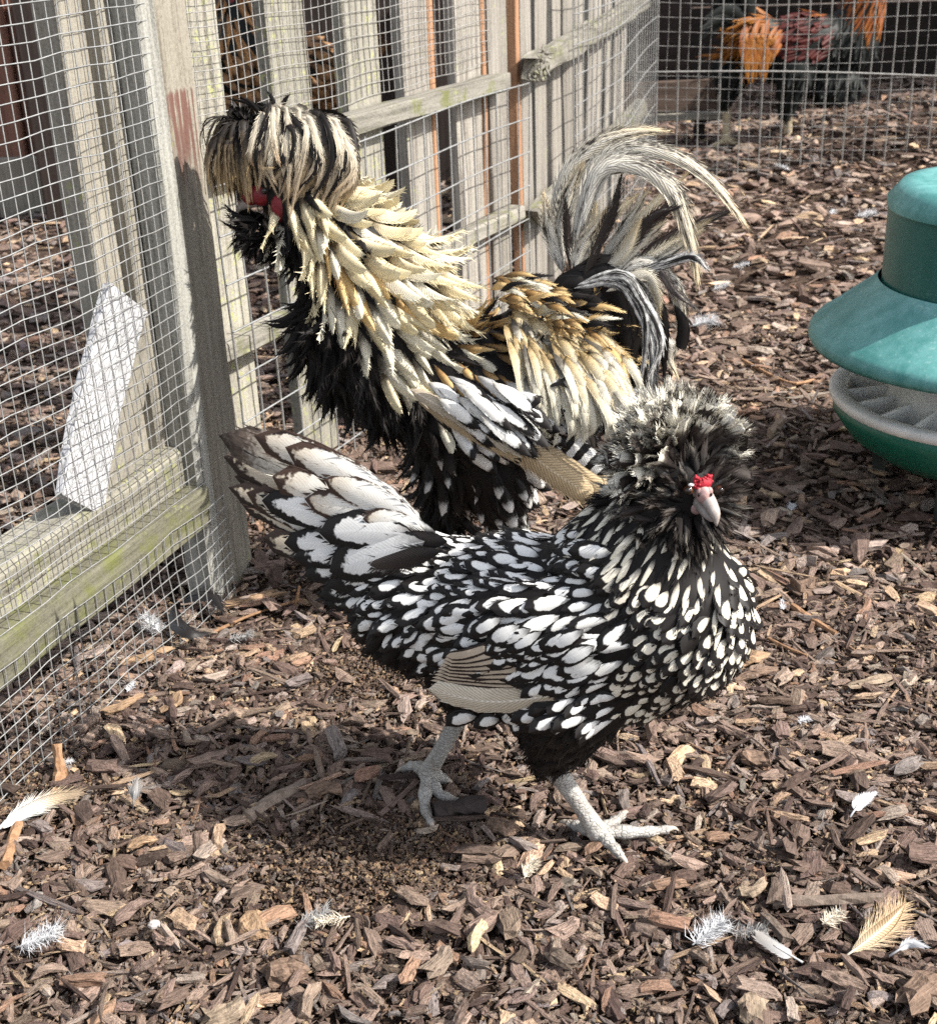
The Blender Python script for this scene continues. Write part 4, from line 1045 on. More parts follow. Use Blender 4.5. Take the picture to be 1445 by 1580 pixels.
    for (r0, t0, W, m, lt) in (((560, 822), (404, 772), .027, M_COVERT, .022), ((575, 850), (438, 838), .024, M_COVERT, .022), ((600, 862), (452, 860), .023, M_COVERT, .024), ((600, 876), (468, 888), .020, M_COVERT, .022),
                               ((640, 826), (492, 822), .030, M_COVERT, .028), ((655, 835), (508, 882), .036, M_COVERT, .031), ((650, 862), (505, 906), .025, M_COVERT, .029), ((630, 895), (492, 920), .022, M_COVERT, .024), ((660, 828), (560, 800), .020, M_TAILW, .024),
                               ((655, 815), (500, 740), .024, M_TAILW, .020), ((645, 822), (470, 770), .026, M_TAILW, .022), ((610, 920), (535, 958), .024, M_LACE_B, .03), ((630, 935), (568, 985), .022, M_LACE_B, .034), ((605, 900), (506, 936), .020, M_COVERT, .022)):
        tail('tail_covert', r0, t0, W, m, lt, lt + .004, shape='round', sag=.003, fray=.5)
    for (r0, t0, W, m, lt) in (((672, 822), (590, 790), .016, M_LACE, .018), ((690, 835), (600, 835), .022, M_CREST_D, .030), ((680, 850), (570, 872), .022, M_CREST_D, .035)):
        tail('tail_covert', r0, t0, W, m, lt, lt, shape='oval', fray=1.1, core=.72, nb=44)
    for (r0, t0, W, m, lt) in (((600, 850), (440, 760), .028, M_COVERT, -.024), ((640, 840), (480, 800), .03, M_COVERT, -.03), ((620, 880), (470, 880), .03, M_COVERT, -.026), ((640, 890), (500, 920), .028, M_COVERT, -.03)):
        tail('tail_covert', r0, t0, W, m, lt, lt, shape='round')
    # folded wing: cream primary below a fan of dark-edged secondaries, both sides
    for s_ in (1, -1):
        L = .069 * s_
        nrm = unit(sd * s_ + up * 0.15)
        for k in range(9):
            t = k / 8
            a, c = P(lerp(762, 880, t), lerp(990, 1064, t), L + .001 * s_), P(lerp(694, 664, t), lerp(1006, 1050, t), L * (1.0 + .04 * t))
            o_ = sd * s_ * (.0009 * (8 - k)) 
            a, c = a + o_, c + o_
            feather_curve('secondary_feather', b.root, [a, lerp(a, c, .5) + sd * s_ * .004, c], .0085, M_SECO, nrm, 'strap', 9, nb=4, core=.98, fray=.2, camber=.1)
        a, c = P(872, 1070, L * 1.06), P(660, 1064, L * 1.08)
        feather_curve('primary_feather', b.root, [a, lerp(a, c, .5) + sd * s_ * .005 - up * .006, c], .022, M_PRIM, unit(nrm - up * .1), 'strap', 12, nb=4, core=.99, fray=.1, camber=.3)
        for k in range(46):                                       # laced coverts over the roots of the flight feathers
            t, q = rng.random(), rng.random(); x0 = lerp(745, 915, t) + 46 * (1 - q) * .4; y0 = lerp(958, 1030, q) + lerp(-6, 20, t)
            a = P(x0 + 10, y0 - 4, L + (.0035 + .0045 * (1 - q)) * s_); c = P(x0 - 46 + rng.normal(0, 4), y0 + 25 + rng.normal(0, 4), L + (.0070 + .0045 * (1 - q)) * s_)
            feather_curve('wing_covert', b.root, [a, lerp(a, c, .5) + sd * s_ * .0016, c], rng.uniform(.0115, .0150), M_LACE_W if rng.random() < .6 else M_LACE, unit(nrm + h * rng.normal(0, .12) + up * rng.normal(.1, .12)), 'round', 8, nb=8, core=.95, fray=.3, camber=.25)
    pl.finish(quota={'down_feather': 160})
    f = [i for i in range(len(pts)) if region(pts[i]) in ('fluff', 'thigh')]
    fp, fn = np.repeat(pts[f], 7, 0) + rng.normal(0, .004, (len(f) * 7, 3)), np.repeat(nn[f], 7, 0)
    hairs('down', b.root, fp, fn, np.tile(unit(-h * .7 + dn * .7), (len(fp), 1)), .011, .00028, M_DOWN)
    # head: beak, comb, face, eyes
    Yh = (Hc + face * 0.034)[1]; fp_ = Plumage(b.root)
    bb, bt = at_y(1087, 766, Yh), at_y(1105, 812, Yh - 0.016)
    mid = lerp(bb, bt, .55) + face * .004 + up * .002
    beak = b.solid('beak', [tube_data(smooth_path([bb - face * .012, bb + up * .001, mid, bt], 12), np.interp(np.linspace(0, 1, 12), [0, .3, .7, 1], [.0060, .0056, .0038, .0005]), 12)], M_BEAK)
    b.solid('lower_beak', [tube_data(smooth_path([bb - face * .01 - up * .006, lerp(bb, bt, .5) - up * .004 - face * .001, lerp(bb, bt, .86) - face * .002], 8), np.linspace(.006, .0008, 8), 10)], M_BEAK)
    nb_ = at_y(1086, 759, Yh - .004)
    b.solid('cere', [sphere_data(nb_ + np.array([.0032 * q, 0, 0]), np.diag([.0026, .0028, .0036]), 12, 8) for q in (-1, 1)] + [sphere_data(nb_ - up * .002 - face * .0005, np.diag([.0052, .0050, .0066]), 14, 10)], M_CERE)
    b.solid('nostril', [sphere_data(nb_ + np.array([.0042 * q, -.0034, -.0006]), np.diag([.0008, .0008, .0014]), 6, 5) for q in (-1, 1)], M_EYE)
    cb = at_y(1083, 744, Yh - .001); cp = []
    rt_ = right_(face)
    for k in range(70):
        x, z = rng.uniform(-.0066, .0066), 0; z = rng.uniform(-.0045, .004) + abs(x) * .35
        cp.append(sphere_data(cb + rt_ * x + up * z + face * (.0022 - abs(x) * .25 + rng.normal(0, .0006)), rng.uniform(.0007, .0013), 7, 5))
    cp.append(sphere_data(cb - up * .0005 + face * .0008, np.diag([.0062, .0036, .0042]), 12, 8))
    b.solid('comb', cp, M_COMB)
    b.solid('face_skin', [sphere_data(Hc + face * .022 - up * .006, np.diag([.009, .009, .007]), 16, 11)], M_CERE)
    for k in range(170):
        d = unit(rng.normal(0, 1, 3)); c = Hc + face * .012 - up * .006
        if d @ face < -.1 or d @ face > .93: continue
        out = unit(d - face * (d @ face) + face * .30 + rng.normal(0, .15, 3)); z = unit(face + d * .5); z = unit(z - out * (z @ out))
        fp_.add('face_feather', 'small', M_CREST_D if rng.random() < .75 else M_BEARD, out, np.cross(z, out), z, c + d * .019, rng.uniform(.012, .022), rng.uniform(.005, .008))
    fp_.finish()
    b.solid('eye_glint', [sphere_data(at_y(1066, 748, Yh - .004), np.diag([.0022, .0012, .0013]), 8, 6)], M_GLINT)  # white bead painted in as the glint of the eye
    for ex, sg in ((1062, -1), (1109, 1)):
        e = at_y(ex, 756, Yh + (-.0025 if sg < 0 else .006))
        ey = b.solid('eye', [sphere_data(e, np.diag([.0036, .0034, .0034]), 14, 10)], M_IRIS)
        b.solid('pupil', [sphere_data(e + np.array([sg * .0005, -.0012, 0]), np.diag([.0028, .0026, .0029]), 12, 8)], M_EYE)
    # legs
    def G(x, y, z=.006): return gnd(x, y, z)
    a1 = gnd(921, 1283, .016)
    b.leg(P(855, 1186, .012), a1, [[G(985, 1284, .011), G(1030, 1280, .007)], [G(944, 1305, .012), G(958, 1322, .007)], [G(942, 1272, .011), G(960, 1258, .008)], [G(895, 1276, .010), G(876, 1271, .007)]], .0078)
    a2 = gnd(660, 1192, .022)
    b.leg(P(712, 1098, -.02), a2, [[G(655, 1240, .012), G(666, 1272, .006)], [G(678, 1225, .012), G(714, 1240, .008)], [G(640, 1182, .016), G(622, 1187, .010)], [G(680, 1200, .012), G(688, 1204, .008)]], .0078)
    return b
build_hen()

# ------------------------------------------------------------------ the crested rooster
STRAW = (0.78, 0.67, 0.42)
M_RH = feather_mat('straw_hackle', [(0, (0.04, 0.03, 0.02)), (0.2, (0.16, 0.12, 0.07)), (0.36, (0.74, 0.64, 0.44)), (0.7, STRAW), (1, (0.80, 0.71, 0.48))], transl=.12, barb=.45)  # dark base paints in the shade under overlapping hackles
M_RHO = feather_mat('golden_hackle', [(0, (0.3, 0.2, 0.1)), (0.3, (0.66, 0.43, 0.18)), (1, (0.72, 0.54, 0.27))], transl=.12, barb=.25)
M_RHP = feather_mat('pale_hackle', [(0, (0.04, 0.035, 0.03)), (0.2, (0.16, 0.14, 0.11)), (0.36, (0.70, 0.65, 0.53)), (1, (0.80, 0.75, 0.58))], transl=.12, barb=.45)  # base darkened as well, for shade between the feathers
M_RC = feather_mat('crest_strand', [(0, (0.05, 0.035, 0.025)), (0.25, (0.58, 0.52, 0.42)), (0.6, (0.66, 0.58, 0.44)), (1, (0.56, 0.40, 0.24))], mottle=((0.02, 0.014, 0.01), 0.35, 8), barb=.3, transl=.1)
M_RCD = feather_mat('crest_strand_dark', [(0, BLK), (0.58, (0.03, 0.024, 0.02)), (0.80, (0.30, 0.22, 0.13)), (1, (0.46, 0.33, 0.17))], barb=.4)
M_RS = feather_mat('saddle_hackle', [(0, (0.10, 0.07, 0.03)), (0.12, (0.45, 0.32, 0.15)), (0.28, (0.66, 0.54, 0.33)), (0.5, (0.74, 0.69, 0.54)), (1, (0.78, 0.75, 0.62))], transl=.12, barb=.5)
M_RB = feather_mat('back_feather_gold', [(0, BLK), (0.35, (0.30, 0.17, 0.06)), (0.75, (0.58, 0.40, 0.18)), (1, (0.50, 0.36, 0.18))], edge=(BLK, 0.86), barb=.4)
M_RW = feather_mat('wing_feather_spangled', [(0, (0.3, 0.27, 0.22)), (0.25, WHT), (0.74, WHT), (0.82, BLK), (1, BLK)], edge=(BLK, 0.84))
M_RT = feather_mat('tail_feather_mottled', [(0, (0.58, 0.56, 0.52)), (0.5, (0.70, 0.65, 0.54)), (1, (0.68, 0.55, 0.35))], mottle=((0.03, 0.022, 0.018), 0.50, 4.5), rachis=(0.72, 0.69, 0.62), barb=.45)
M_RTD = feather_mat('tail_feather_dark', [(0, (0.05, 0.04, 0.035)), (0.6, (0.035, 0.025, 0.022)), (1, (0.025, 0.019, 0.017))], mottle=((0.45, 0.40, 0.32), 0.12, 7), barb=.5)
M_RTW = feather_mat('tail_feather_cream', [(0, (0.5, 0.46, 0.4)), (0.5, (0.70, 0.64, 0.50)), (1, (0.66, 0.52, 0.31))], barb=.5, rachis=(0.75, 0.70, 0.60))
M_RTB = feather_mat('tail_covert_black_white', [(0, BLK), (1, BLK)], mottle=((0.66, 0.65, 0.62), 0.62, 3.2), barb=.4)
M_RP = feather_mat('tan_primary', [(0, (0.42, 0.32, 0.2)), (1, (0.52, 0.40, 0.24))], barb=.4, rachis=(0.6, 0.5, 0.35))
M_RPB = feather_mat('barred_primary', [(0, WHT), (1, WHT)], bars=(BLK, 46), barb=.3)
M_RSP = feather_mat('thigh_feather_spangled', [(0, BLK), (0.55, BLK), (0.72, (0.50, 0.49, 0.47)), (1, (0.62, 0.60, 0.56))], edge=(BLK, 0.9))

def build_rooster():
    b = Bird('rooster', (0.028, 1.31), math.radians(172), 'frizzled rooster with straw coloured neck hackles and a drooping crest, standing behind the hen', 'chicken', k=.93)
    P, h, sd, up = b.P, b.h, b.side, b.up; dn = -up
    Hc = P(425, 268)
    parts = [b.ell(745, 600, .130, .078, .074, 14), b.ell(578, 516, .088, .083, .074, 35), b.ell(735, 700, .075, .062, .060, 0), b.ell(870, 545, .065, .055, .045, -20), b.ell(610, 590, .05, .055, .05, 0),
             b.ell(775, 640, .095, .042, .022, -22, .06), b.ell(775, 640, .095, .042, .022, -22, -.06)]
    parts += b.chain([(P(590, 460), .068), (P(520, 370), .052), (P(455, 300), .038), (Hc, .031)])
    parts += b.chain([(P(770, 720, .03), .042), (P(775, 790, .03), .026)]) + b.chain([(P(700, 720, -.03), .042), (P(690, 790, -.03), .026)])
    body = remeshed('body', [(v - b.O, f) for v, f in parts], 0.007, 8, [M_BLACK]); link('body', body, b.root)
    V, N, T = mesh_arrays(body); V = V + b.O
    pl = Plumage(b.root)
    def region(p):
        x, y, _ = proj(b.mirror(p[None]))[0]
        if np.linalg.norm(p - Hc) < .034: return 'head'
        if x < 455 + max(0, y - 400) * .62 and y > 330: return 'breast'
        if y < 340 + (x - 400) * 1.15 and y < 560 - (x - 640) * 1.2 and x < 760: return 'hackle'
        if x < 640 and y > 560: return 'breast'
        if y < 560 and x > 690 and y < 525 + (x - 760) * .3: return 'saddle'
        if ((x - 770) * .86 + (y - 640) * .5) ** 2 / 140 ** 2 + (-(x - 770) * .5 + (y - 640) * .86) ** 2 / 74 ** 2 < 1: return 'wing'
        if y > 610: return 'belly'
        return 'back' if x > 640 else 'breast'
    dist = {'head': .01, 'breast': .0105, 'hackle': .0105, 'saddle': .0105, 'wing': .0135, 'belly': .0135, 'back': .012}
    pts, nn = poisson(V, N, T, 15000, lambda p: dist[region(p)], rng)
    nsgn = lambda p: np.sign(b.lat(p))
    for i in np.argsort(-(pts @ h)):
        p, n = pts[i], nn[i]; r = region(p); ls = nsgn(p) * sd
        x, y, _ = proj(p)
        if r == 'hackle':
            back = sstep(470, 720, x + (430 - y) * .4)
            fl = unit(dn * lerp(1.0, .62, back) - h * lerp(0.35, .95, back) + ls * .12)
            q = rng.random()
            gold = 0.12 if (y < 330 and x > 500) or (480 < x < 580 and 350 < y < 440) else .02
            m = M_RHO if q < gold else (M_RHP if q < gold + sstep(360, 520, y) * .75 + .15 else M_RH)
            key = 'curl' if (nsgn(p) > 0) else 'curl_other'
            if back > .7: key = 'frizz'
            b.place(pl, 'hackle_feather', key, m, p, n, fl, rng.uniform(.048, .064), rng.uniform(.0135, .0175), rng.uniform(.14, .40), 0.16, .25)
            if rng.random() < .18: b.place(pl, 'hackle_feather', 'frizz', M_BLACK, p + n * .002, n, fl, .040, .014, .12, .3)  # short black feathers put in as shade between the hackles
        elif r == 'breast':
            fl = unit(dn * .9 - h * .3 + ls * .1)
            b.place(pl, 'breast_feather', 'spike', M_BLACK, p, n, fl, .036, .013, .30, .25, .3)
        elif r == 'belly':
            fl = unit(dn - h * .25)
            b.place(pl, 'belly_feather', 'body' if rng.random() < .6 else 'hackle', M_RSP if rng.random() < .6 else M_DOWN, p, n, fl, .036, .0135, .18, .2, .25)
        elif r == 'wing':
            t = ((x - 660) * .6 + (y - 560) * .8) / 150
            fl = unit(-h * .8 + dn * .62)
            if t < .55: m = M_RB if rng.random() < .75 else M_RHP
            else: m = M_RW
            b.place(pl, 'wing_feather', 'wing', m, p, n, fl, .044 if t > .55 else .036, .0175 if t > .55 else .012, .12, .14)
        elif r == 'saddle':
            fl = unit(-h + up * .12 + ls * .45 + dn * .25)
            q = rng.random()
            b.place(pl, 'saddle_feather', 'spike', M_RB if q < .5 else (M_BLACK if (x < 800 and q < .8) else M_RHO), p, n, fl, .042, .010, .35, .3, .4)
        elif r == 'back':
            fl = unit(-h + dn * .5)
            b.place(pl, 'back_feather', 'hackle', M_RB if rng.random() < .6 else M_BLACK, p, n, fl, .044, .0125, .2, .2)
    # black throat and muffs
    tc = P(420, 345)
    for k in range(170):
        d = unit(rng.normal(0, 1, 3)); c = tc + sd * .006
        if d @ up > .6: continue
        root = c + d * .018; out = unit(d + dn * .35 + h * .25 + rng.normal(0, .2, 3)); z = unit(rng.normal(0, 1, 3)); z = unit(z - out * (z @ out))
        pl.add('beard_feather', 'spike', M_BLACK, out, np.cross(z, out), z, root, rng.uniform(.022, .034), rng.uniform(.006, .010))
    pl.finish(quota={'breast_feather': 220, 'belly_feather': 260})
    # crest: a curtain of strands over the near and far side of the head, and a dark puff falling forward over the beak
    def strand(px, lats, W, m, nrm, **kw):
        pts_ = [P(x, y, l) for (x, y), l in zip(px, lats)]
        feather_curve('crest_feather', b.root, pts_, W, m, nrm, 'sickle', 10, nb=kw.pop('nb', 26), core=.66, fray=.8, camber=.2)
    g = lambda a: rng.normal(0, a)
    for s_ in (1, -1):
        for k in range(150 if s_ > 0 else 70):
            t = rng.random() ** .85; q = rng.random()
            x0, y0 = lerp(398, 470, t) + g(10), lerp(178, 184, t) + g(7)
            x1, y1 = lerp(402, 528, t) + g(7), lerp(186, 205, t) + g(7) - 14 * q
            x2, y2 = lerp(398, 546, t) + g(8), lerp(232, 258, t) + g(10)
            xe, ye = lerp(396, 528, t) + g(12) - 14 * t, lerp(292, 330, t) + g(14) - 26 * (q > .7)
            l = rng.uniform(.018, .036)
            strand([(x0, y0), (x1, y1), (x2, y2), (xe, ye)], [.002 * s_, l * .75 * s_, (l + .006) * s_, (l + .004 + g(.003)) * s_], rng.uniform(.0062, .0100), M_RC if rng.random() < .68 else (M_RCD if rng.random() < .6 else M_BLACK), unit(sd * s_ + up * .5 - h * .35 * t))
    for k in range(120):                                          # the front puff
        az = rng.uniform(-1.9, 1.9); c = P(372, 214)
        dr = h * math.cos(az) + sd * math.sin(az); R = rng.uniform(.024, .044) * (1.0 if abs(az) < 1.2 else .72)
        root = c - h * rng.uniform(.0, .012) + up * g(.008)
        drop = rng.uniform(.034, .066) * (.75 if az > .9 else 1)
        p1 = root + dr * R * .55 + up * rng.uniform(.008, .019); p2 = root + dr * R + up * rng.uniform(-.016, .002); p3 = root + dr * R * rng.uniform(.9, 1.08) - up * drop
        feather_curve('crest_feather', b.root, [root, p1, p2, p3], rng.uniform(.006, .0095), M_RCD, unit(dr + up * .4), 'sickle', 10, nb=14, core=.75, fray=.8, camber=.3)
    for (x, y) in ((372, 150), (350, 152), (447, 145), (412, 140), (470, 178), (395, 158), (500, 190)):
        a = P(rng.uniform(405, 450), 190); c = P(x, y, g(.006))
        feather_curve('crest_feather', b.root, [a, lerp(a, c, .6) + up * .004, c], .006, M_BLACK, sd, 'lance', 8, nb=6, core=.8)
    # face
    Fc = P(404, 300, .020)
    b.solid('face_skin', [sphere_data(Fc, np.diag([.013, .010, .011]), 14, 9), sphere_data(P(389, 304, .014), np.diag([.010, .01, .008]), 12, 8)], M_WATTLE)
    b.solid('comb', [sphere_data(P(388, 292, .012) + rng.normal(0, .003, 3), .0042, 9, 6) for _ in range(9)], M_WATTLE)
    b.solid('wattle', [sphere_data(P(431, 322, .030), np.diag([.0085, .005, .014]), 12, 9)], M_WATTLE)
    b.solid('beak', [tube_data(smooth_path([P(398, 305, .012), P(383, 312, .012), P(370, 320, .010), P(364, 332, .008)], 10), np.linspace(.0088, .0008, 10), 10)], M_BEAK)
    b.solid('eye', [sphere_data(P(408, 294, .0295), .0034, 10, 8)], M_EYE)
    # wing: shaft, primaries
    def fc(kind, pts, W, m, lat, shape='strap', lat2=None, nrm=None, **kw):
        l2 = lat if lat2 is None else lat2; n = len(pts)
        return feather_curve(kind, b.root, [P(x, y, lerp(lat, l2, i / (n - 1))) for i, (x, y) in enumerate(pts)], W, m, nrm if nrm is not None else unit(sd + up * .2), shape, kw.pop('n', 13), **kw)
    for s_ in (1, -1):
        q = s_ * .085
        fc('primary_feather', [(790, 675), (860, 715), (932, 762)], .036, M_RP, q - .012 * s_, nb=26, core=.85, fray=.6)
        fc('primary_feather', [(780, 672), (850, 725), (915, 768)], .034, M_RP, q - .006 * s_, nb=26, core=.85, fray=.6)
        fc('primary_feather', [(800, 650), (870, 680), (935, 733)], .024, M_RPB, q - .016 * s_, nb=20, core=.9, fray=.4)
        fc('primary_feather', [(640, 605), (720, 660), (806, 706)], .020, M_RP, q + .006 * s_, nb=14, core=.9)
        fc('primary_feather', [(632, 600), (700, 640), (800, 700)], .015, M_PRIM, q + .009 * s_, nb=10, core=.9)
        for k, (x0, y0, x1, y1) in enumerate(((675, 600, 745, 655), (700, 590, 778, 655), (690, 615, 775, 680), (720, 625, 808, 690), (745, 615, 826, 672), (760, 590, 835, 645), (715, 600, 790, 665), (740, 640, 815, 702), (690, 580, 760, 628), (770, 625, 846, 690), (660, 590, 722, 636), (705, 612, 770, 664), (728, 600, 800, 660), (755, 650, 830, 706), (700, 640, 760, 690), (735, 580, 800, 632), (780, 605, 850, 662), (675, 615, 738, 662))):
            fc('wing_covert', [(x0, y0), ((x0 + x1) / 2, (y0 + y1) / 2 - 3), (x1, y1)], .0135 + .003 * rng.random(), M_RW if k % 4 else M_LACE_W, q + (.009 + .008 * rng.random()) * s_, 'round', nb=16, core=.9, fray=.5, nrm=unit(sd * s_ + up * (.2 + rng.normal(0, .25)) + h * rng.normal(0, .25)))
    # long saddle hackles arch off the back and hang
    for k in range(230):                                          # tiers of hackles, the lowest laid first
        q = 1 - k / 229 * 1.0; t = rng.random()
        x0 = lerp(775, 905, t) + 26 * q + rng.normal(0, 7); y0 = lerp(462, 500, t) + 92 * q + rng.normal(0, 7)
        l0 = .020 + .048 * min(1, q * 1.25) + .004 * rng.random(); ln = rng.uniform(.85, 1.2)
        dx, dy = lerp(20, 62, t) * ln, lerp(92, 78, t) * ln * lerp(.72, 1.12, q)
        a = P(x0, y0, l0); m_ = P(x0 + dx * .62, y0 + dy * .40, l0 + .013); e = P(x0 + dx * .98, y0 + dy * .95, l0 + .012 + .010 * rng.random()); hk = P(x0 + dx * .84, y0 + dy * 1.16, l0 + .014)
        c_ = rng.random(); m = (M_RHO if c_ < .22 else M_RS) if q < .30 else (M_RS if c_ < .62 else M_RHP)
        feather_curve('saddle_hackle', b.root, [a, m_, e, hk], rng.uniform(.0085, .0135), m, unit(sd + up * .35 - h * .25 + h * rng.normal(0, .25)), 'lance', 13, nb=30, core=.86, fray=.35, camber=.22, wav=.06)
    for k in range(95):                                          # short gold and black cover over their roots
        t = rng.random(); x0, y0 = lerp(755, 905, t) + rng.normal(0, 8), lerp(442, 500, t) + rng.normal(0, 14)
        a = P(x0, y0, rng.uniform(.015, .055)); e = a - h * rng.uniform(.022, .038) + up * rng.uniform(-.018, .014) + sd * rng.uniform(.004, .014)
        feather_curve('saddle_feather', b.root, [a, lerp(a, e, .5) + up * .004 + sd * .003, e], rng.uniform(.007, .010), M_RB if rng.random() < .32 else (M_RHO if rng.random() < .4 else (M_RS if rng.random() < .6 else M_BLACK)), unit(sd + up * .6), 'lance', 8, nb=10, core=.75)
    for k in range(40):
        t = rng.random(); a = P(lerp(790, 900, t), lerp(470, 510, t), -rng.uniform(.01, .05)); e = P(lerp(840, 985, t), rng.uniform(600, 680), -rng.uniform(.06, .1))
        feather_curve('saddle_hackle', b.root, [a, lerp(a, e, .4) + up * .02 - h * .01, e], .010, M_RS, unit(-sd + up * .3), 'lance', 10, nb=8, core=.8)
    # tail
    def tl(pts, W, m, lat, lat2=None, shape='sickle', **kw):
        kw.setdefault('nb', 44); kw.setdefault('core', .74); kw.setdefault('fray', .45); W *= .86
        pts = [pts[0]] + [(x + rng.normal(0, 5), y + rng.normal(0, 5)) for x, y in pts[1:]]
        fc('tail_feather', pts, W * rng.uniform(.85, 1.15), m, lat, shape, lat2, n=20, nrm=unit(sd + up * .2 + h * rng.normal(0, .3)), **kw)
    tl([(862, 415), (872, 330), (905, 262), (962, 226), (1030, 236), (1090, 278), (1130, 318), (1156, 356)], .024, M_RT, 0, .012)
    tl([(880, 412), (895, 330), (935, 262), (990, 246), (1035, 285), (1058, 335), (1072, 400), (1066, 446)], .034, M_RT, .012, .03, core=.7)
    tl([(850, 380), (872, 275), (915, 222), (975, 203), (1032, 204)], .026, M_RT, -.012, -.02)
    tl([(868, 420), (858, 350), (840, 296)], .024, M_RT, .005, .01, core=.6)
    tl([(866, 420), (868, 350), (880, 285), (905, 245)], .028, M_RT, .002, .006, core=.5)
    for (tp, W, m, la) in (([(885, 420), (905, 370), (935, 318)], .026, M_RT, .018), ([(892, 420), (915, 360), (925, 312)], .022, M_RTW, .012), ([(900, 418), (935, 345), (962, 280)], .018, M_RTD, .010), ([(905, 420), (940, 350), (985, 292)], .018, M_RTW, .004),
                            ([(915, 420), (960, 355), (1000, 300)], .020, M_RT, .012), ([(925, 425), (985, 345), (1062, 262)], .018, M_RTW, -.004), ([(940, 425), (1005, 355), (1040, 300)], .020, M_RTD, -.012), ([(950, 430), (1030, 368), (1122, 322)], .026, M_RTD, -.006),
                            ([(955, 432), (1020, 385), (1100, 342)], .022, M_RTW, .004), ([(960, 435), (1020, 400), (1080, 352)], .02, M_RT, .016), ([(940, 430), (990, 380), (1030, 345)], .02, M_RT, .02), ([(925, 425), (960, 385), (985, 345)], .022, M_RTW, .024), ([(900, 425), (925, 370), (945, 300)], .024, M_RTD, .026), ([(930, 430), (980, 370), (1015, 330), (1050, 318)], .022, M_RTD, .024), ([(945, 435), (1010, 410), (1060, 400), (1085, 425)], .020, M_RTB, .026), ([(950, 440), (1005, 425), (1045, 445), (1070, 485)], .020, M_RTD, .024), ([(880, 420), (878, 360), (868, 305)], .018, M_RTD, .014)):
        tl(tp, W * .9, m, la, la * 1.4, 'barbed', core=.55, nb=34, fray=.6)
    tl([(930, 445), (985, 414), (1030, 424), (1052, 470), (1056, 520), (1045, 538)], .020, M_RT, .02, .03, core=.8)
    tl([(1040, 470), (1056, 500), (1054, 525), (1046, 540)], .016, M_BLACK, .032, .034, core=.9, shape='round')
    tl([(935, 450), (985, 430), (1010, 450), (1018, 475)], .018, M_RTW, .03, .035)
    tl([(985, 520), (1020, 530), (1036, 555), (1040, 590)], .016, M_RT, .01, .01)
    for k in range(52):                                           # dark curved coverts beneath the tail
        t = rng.random(); o = rng.normal(0, 7)
        e = (lerp(905, 1012, t) + o, lerp(650, 560, t) + rng.normal(0, 22) + (40 if t > .8 else 0))
        la = rng.uniform(-.012, .030)
        m = M_RTB if (t > .75 and rng.random() < .5) else M_BLACK
        tl([(868 + o, 445), (lerp(900, 952, t), lerp(440, 418, t)), (lerp(925, 1004, t), lerp(520, 480, t)), e], rng.uniform(.022, .034), m, la, la + rng.uniform(0, .016), core=.92, nb=20, shape='sickle')
    for (tp, W) in (([(885, 445), (945, 428), (985, 470), (1006, 545), (998, 640)], .014), ([(890, 440), (955, 425), (1000, 470), (1018, 530), (1010, 580)], .015), ([(900, 436), (965, 440), (992, 500), (985, 600)], .012)):
        tl(tp, W, M_RTB, .036, .05, core=.85, nb=14)
    # fluff at tail root and legs
    f = [i for i in range(len(pts)) if region(pts[i]) in ('belly', 'breast')]
    fp = np.repeat(pts[f], 4, 0) + rng.normal(0, .004, (len(f) * 4, 3)); fn = np.repeat(nn[f], 4, 0)
    hairs('down', b.root, fp, fn, np.tile(unit(dn - h * .2), (len(fp), 1)), .024, .0004, M_DOWN)
    for sx, lt in ((775, .03), (690, -.03)):
        k = P(sx, 800, lt); an = np.array([k[0], k[1], .014]) - h * .012
        b.leg(k, an, [[an + h * .03 + [0, 0, -.006], an + h * .055 + [0, 0, -.008]], [an + h * .022 + sd * .02 + [0, 0, -.006], an + h * .04 + sd * .032 + [0, 0, -.008]], [an + h * .022 - sd * .02 + [0, 0, -.006], an + h * .04 - sd * .032 + [0, 0, -.008]], [an - h * .02 + [0, 0, -.006], an - h * .03 + [0, 0, -.008]]], .0075)
build_rooster()
# ------------------------------------------------------------------ other birds beyond the fences
M_ORG = feather_mat('orange_hackle', [(0, (0.10, 0.03, 0.01)), (0.5, (0.22, 0.058, 0.010)), (1, (0.30, 0.11, 0.02))], barb=.3)
M_GLD = feather_mat('gold_saddle', [(0, (0.20, 0.055, 0.010)), (1, (0.33, 0.13, 0.02))], barb=.3)
M_MAR = feather_mat('maroon_wing', [(0, (0.04, 0.007, 0.005)), (1, (0.075, 0.012, 0.009))], barb=.3, rough=.5, spec=.2)
M_GRN = feather_mat('green_black_tail', [(0, (0.008, 0.010, 0.009)), (1, (0.010, 0.012, 0.011))], rough=.5, spec=.15)
M_BRN = feather_mat('brown_hen_feather', [(0, (0.12, 0.06, 0.025)), (0.6, (0.34, 0.18, 0.075)), (1, (0.24, 0.13, 0.06))], edge=((0.09, 0.045, 0.022), 0.9), barb=.3)
M_BRNH = feather_mat('brown_hen_hackle', [(0, (0.2, 0.09, 0.03)), (1, (0.46, 0.24, 0.09))], barb=.3)
M_YLEG = plain_mat('yellowish_shank', (0.45, 0.37, 0.24), 0.6)
def simple_bird(b, parts, voxel, areas, dist, n):
    body = remeshed('body', [(v - b.O, f) for v, f in parts], voxel, 6, [M_GRN]); link('body', body, b.root)
    V, N, T = mesh_arrays(body); V = V + b.O
    pl = Plumage(b.root); pts, nn = poisson(V, N, T, n, dist, rng)
    for p, nrm in zip(pts, nn):
        x, y, _ = proj(b.mirror(p[None]))[0]
        kind, key, m, fl, L, W, lift = areas(x, y, p, nrm, np.sign(b.lat(p)) * b.side)
        b.place(pl, kind, key, m, p, nrm, fl, L, W, lift, .15)
    pl.finish()
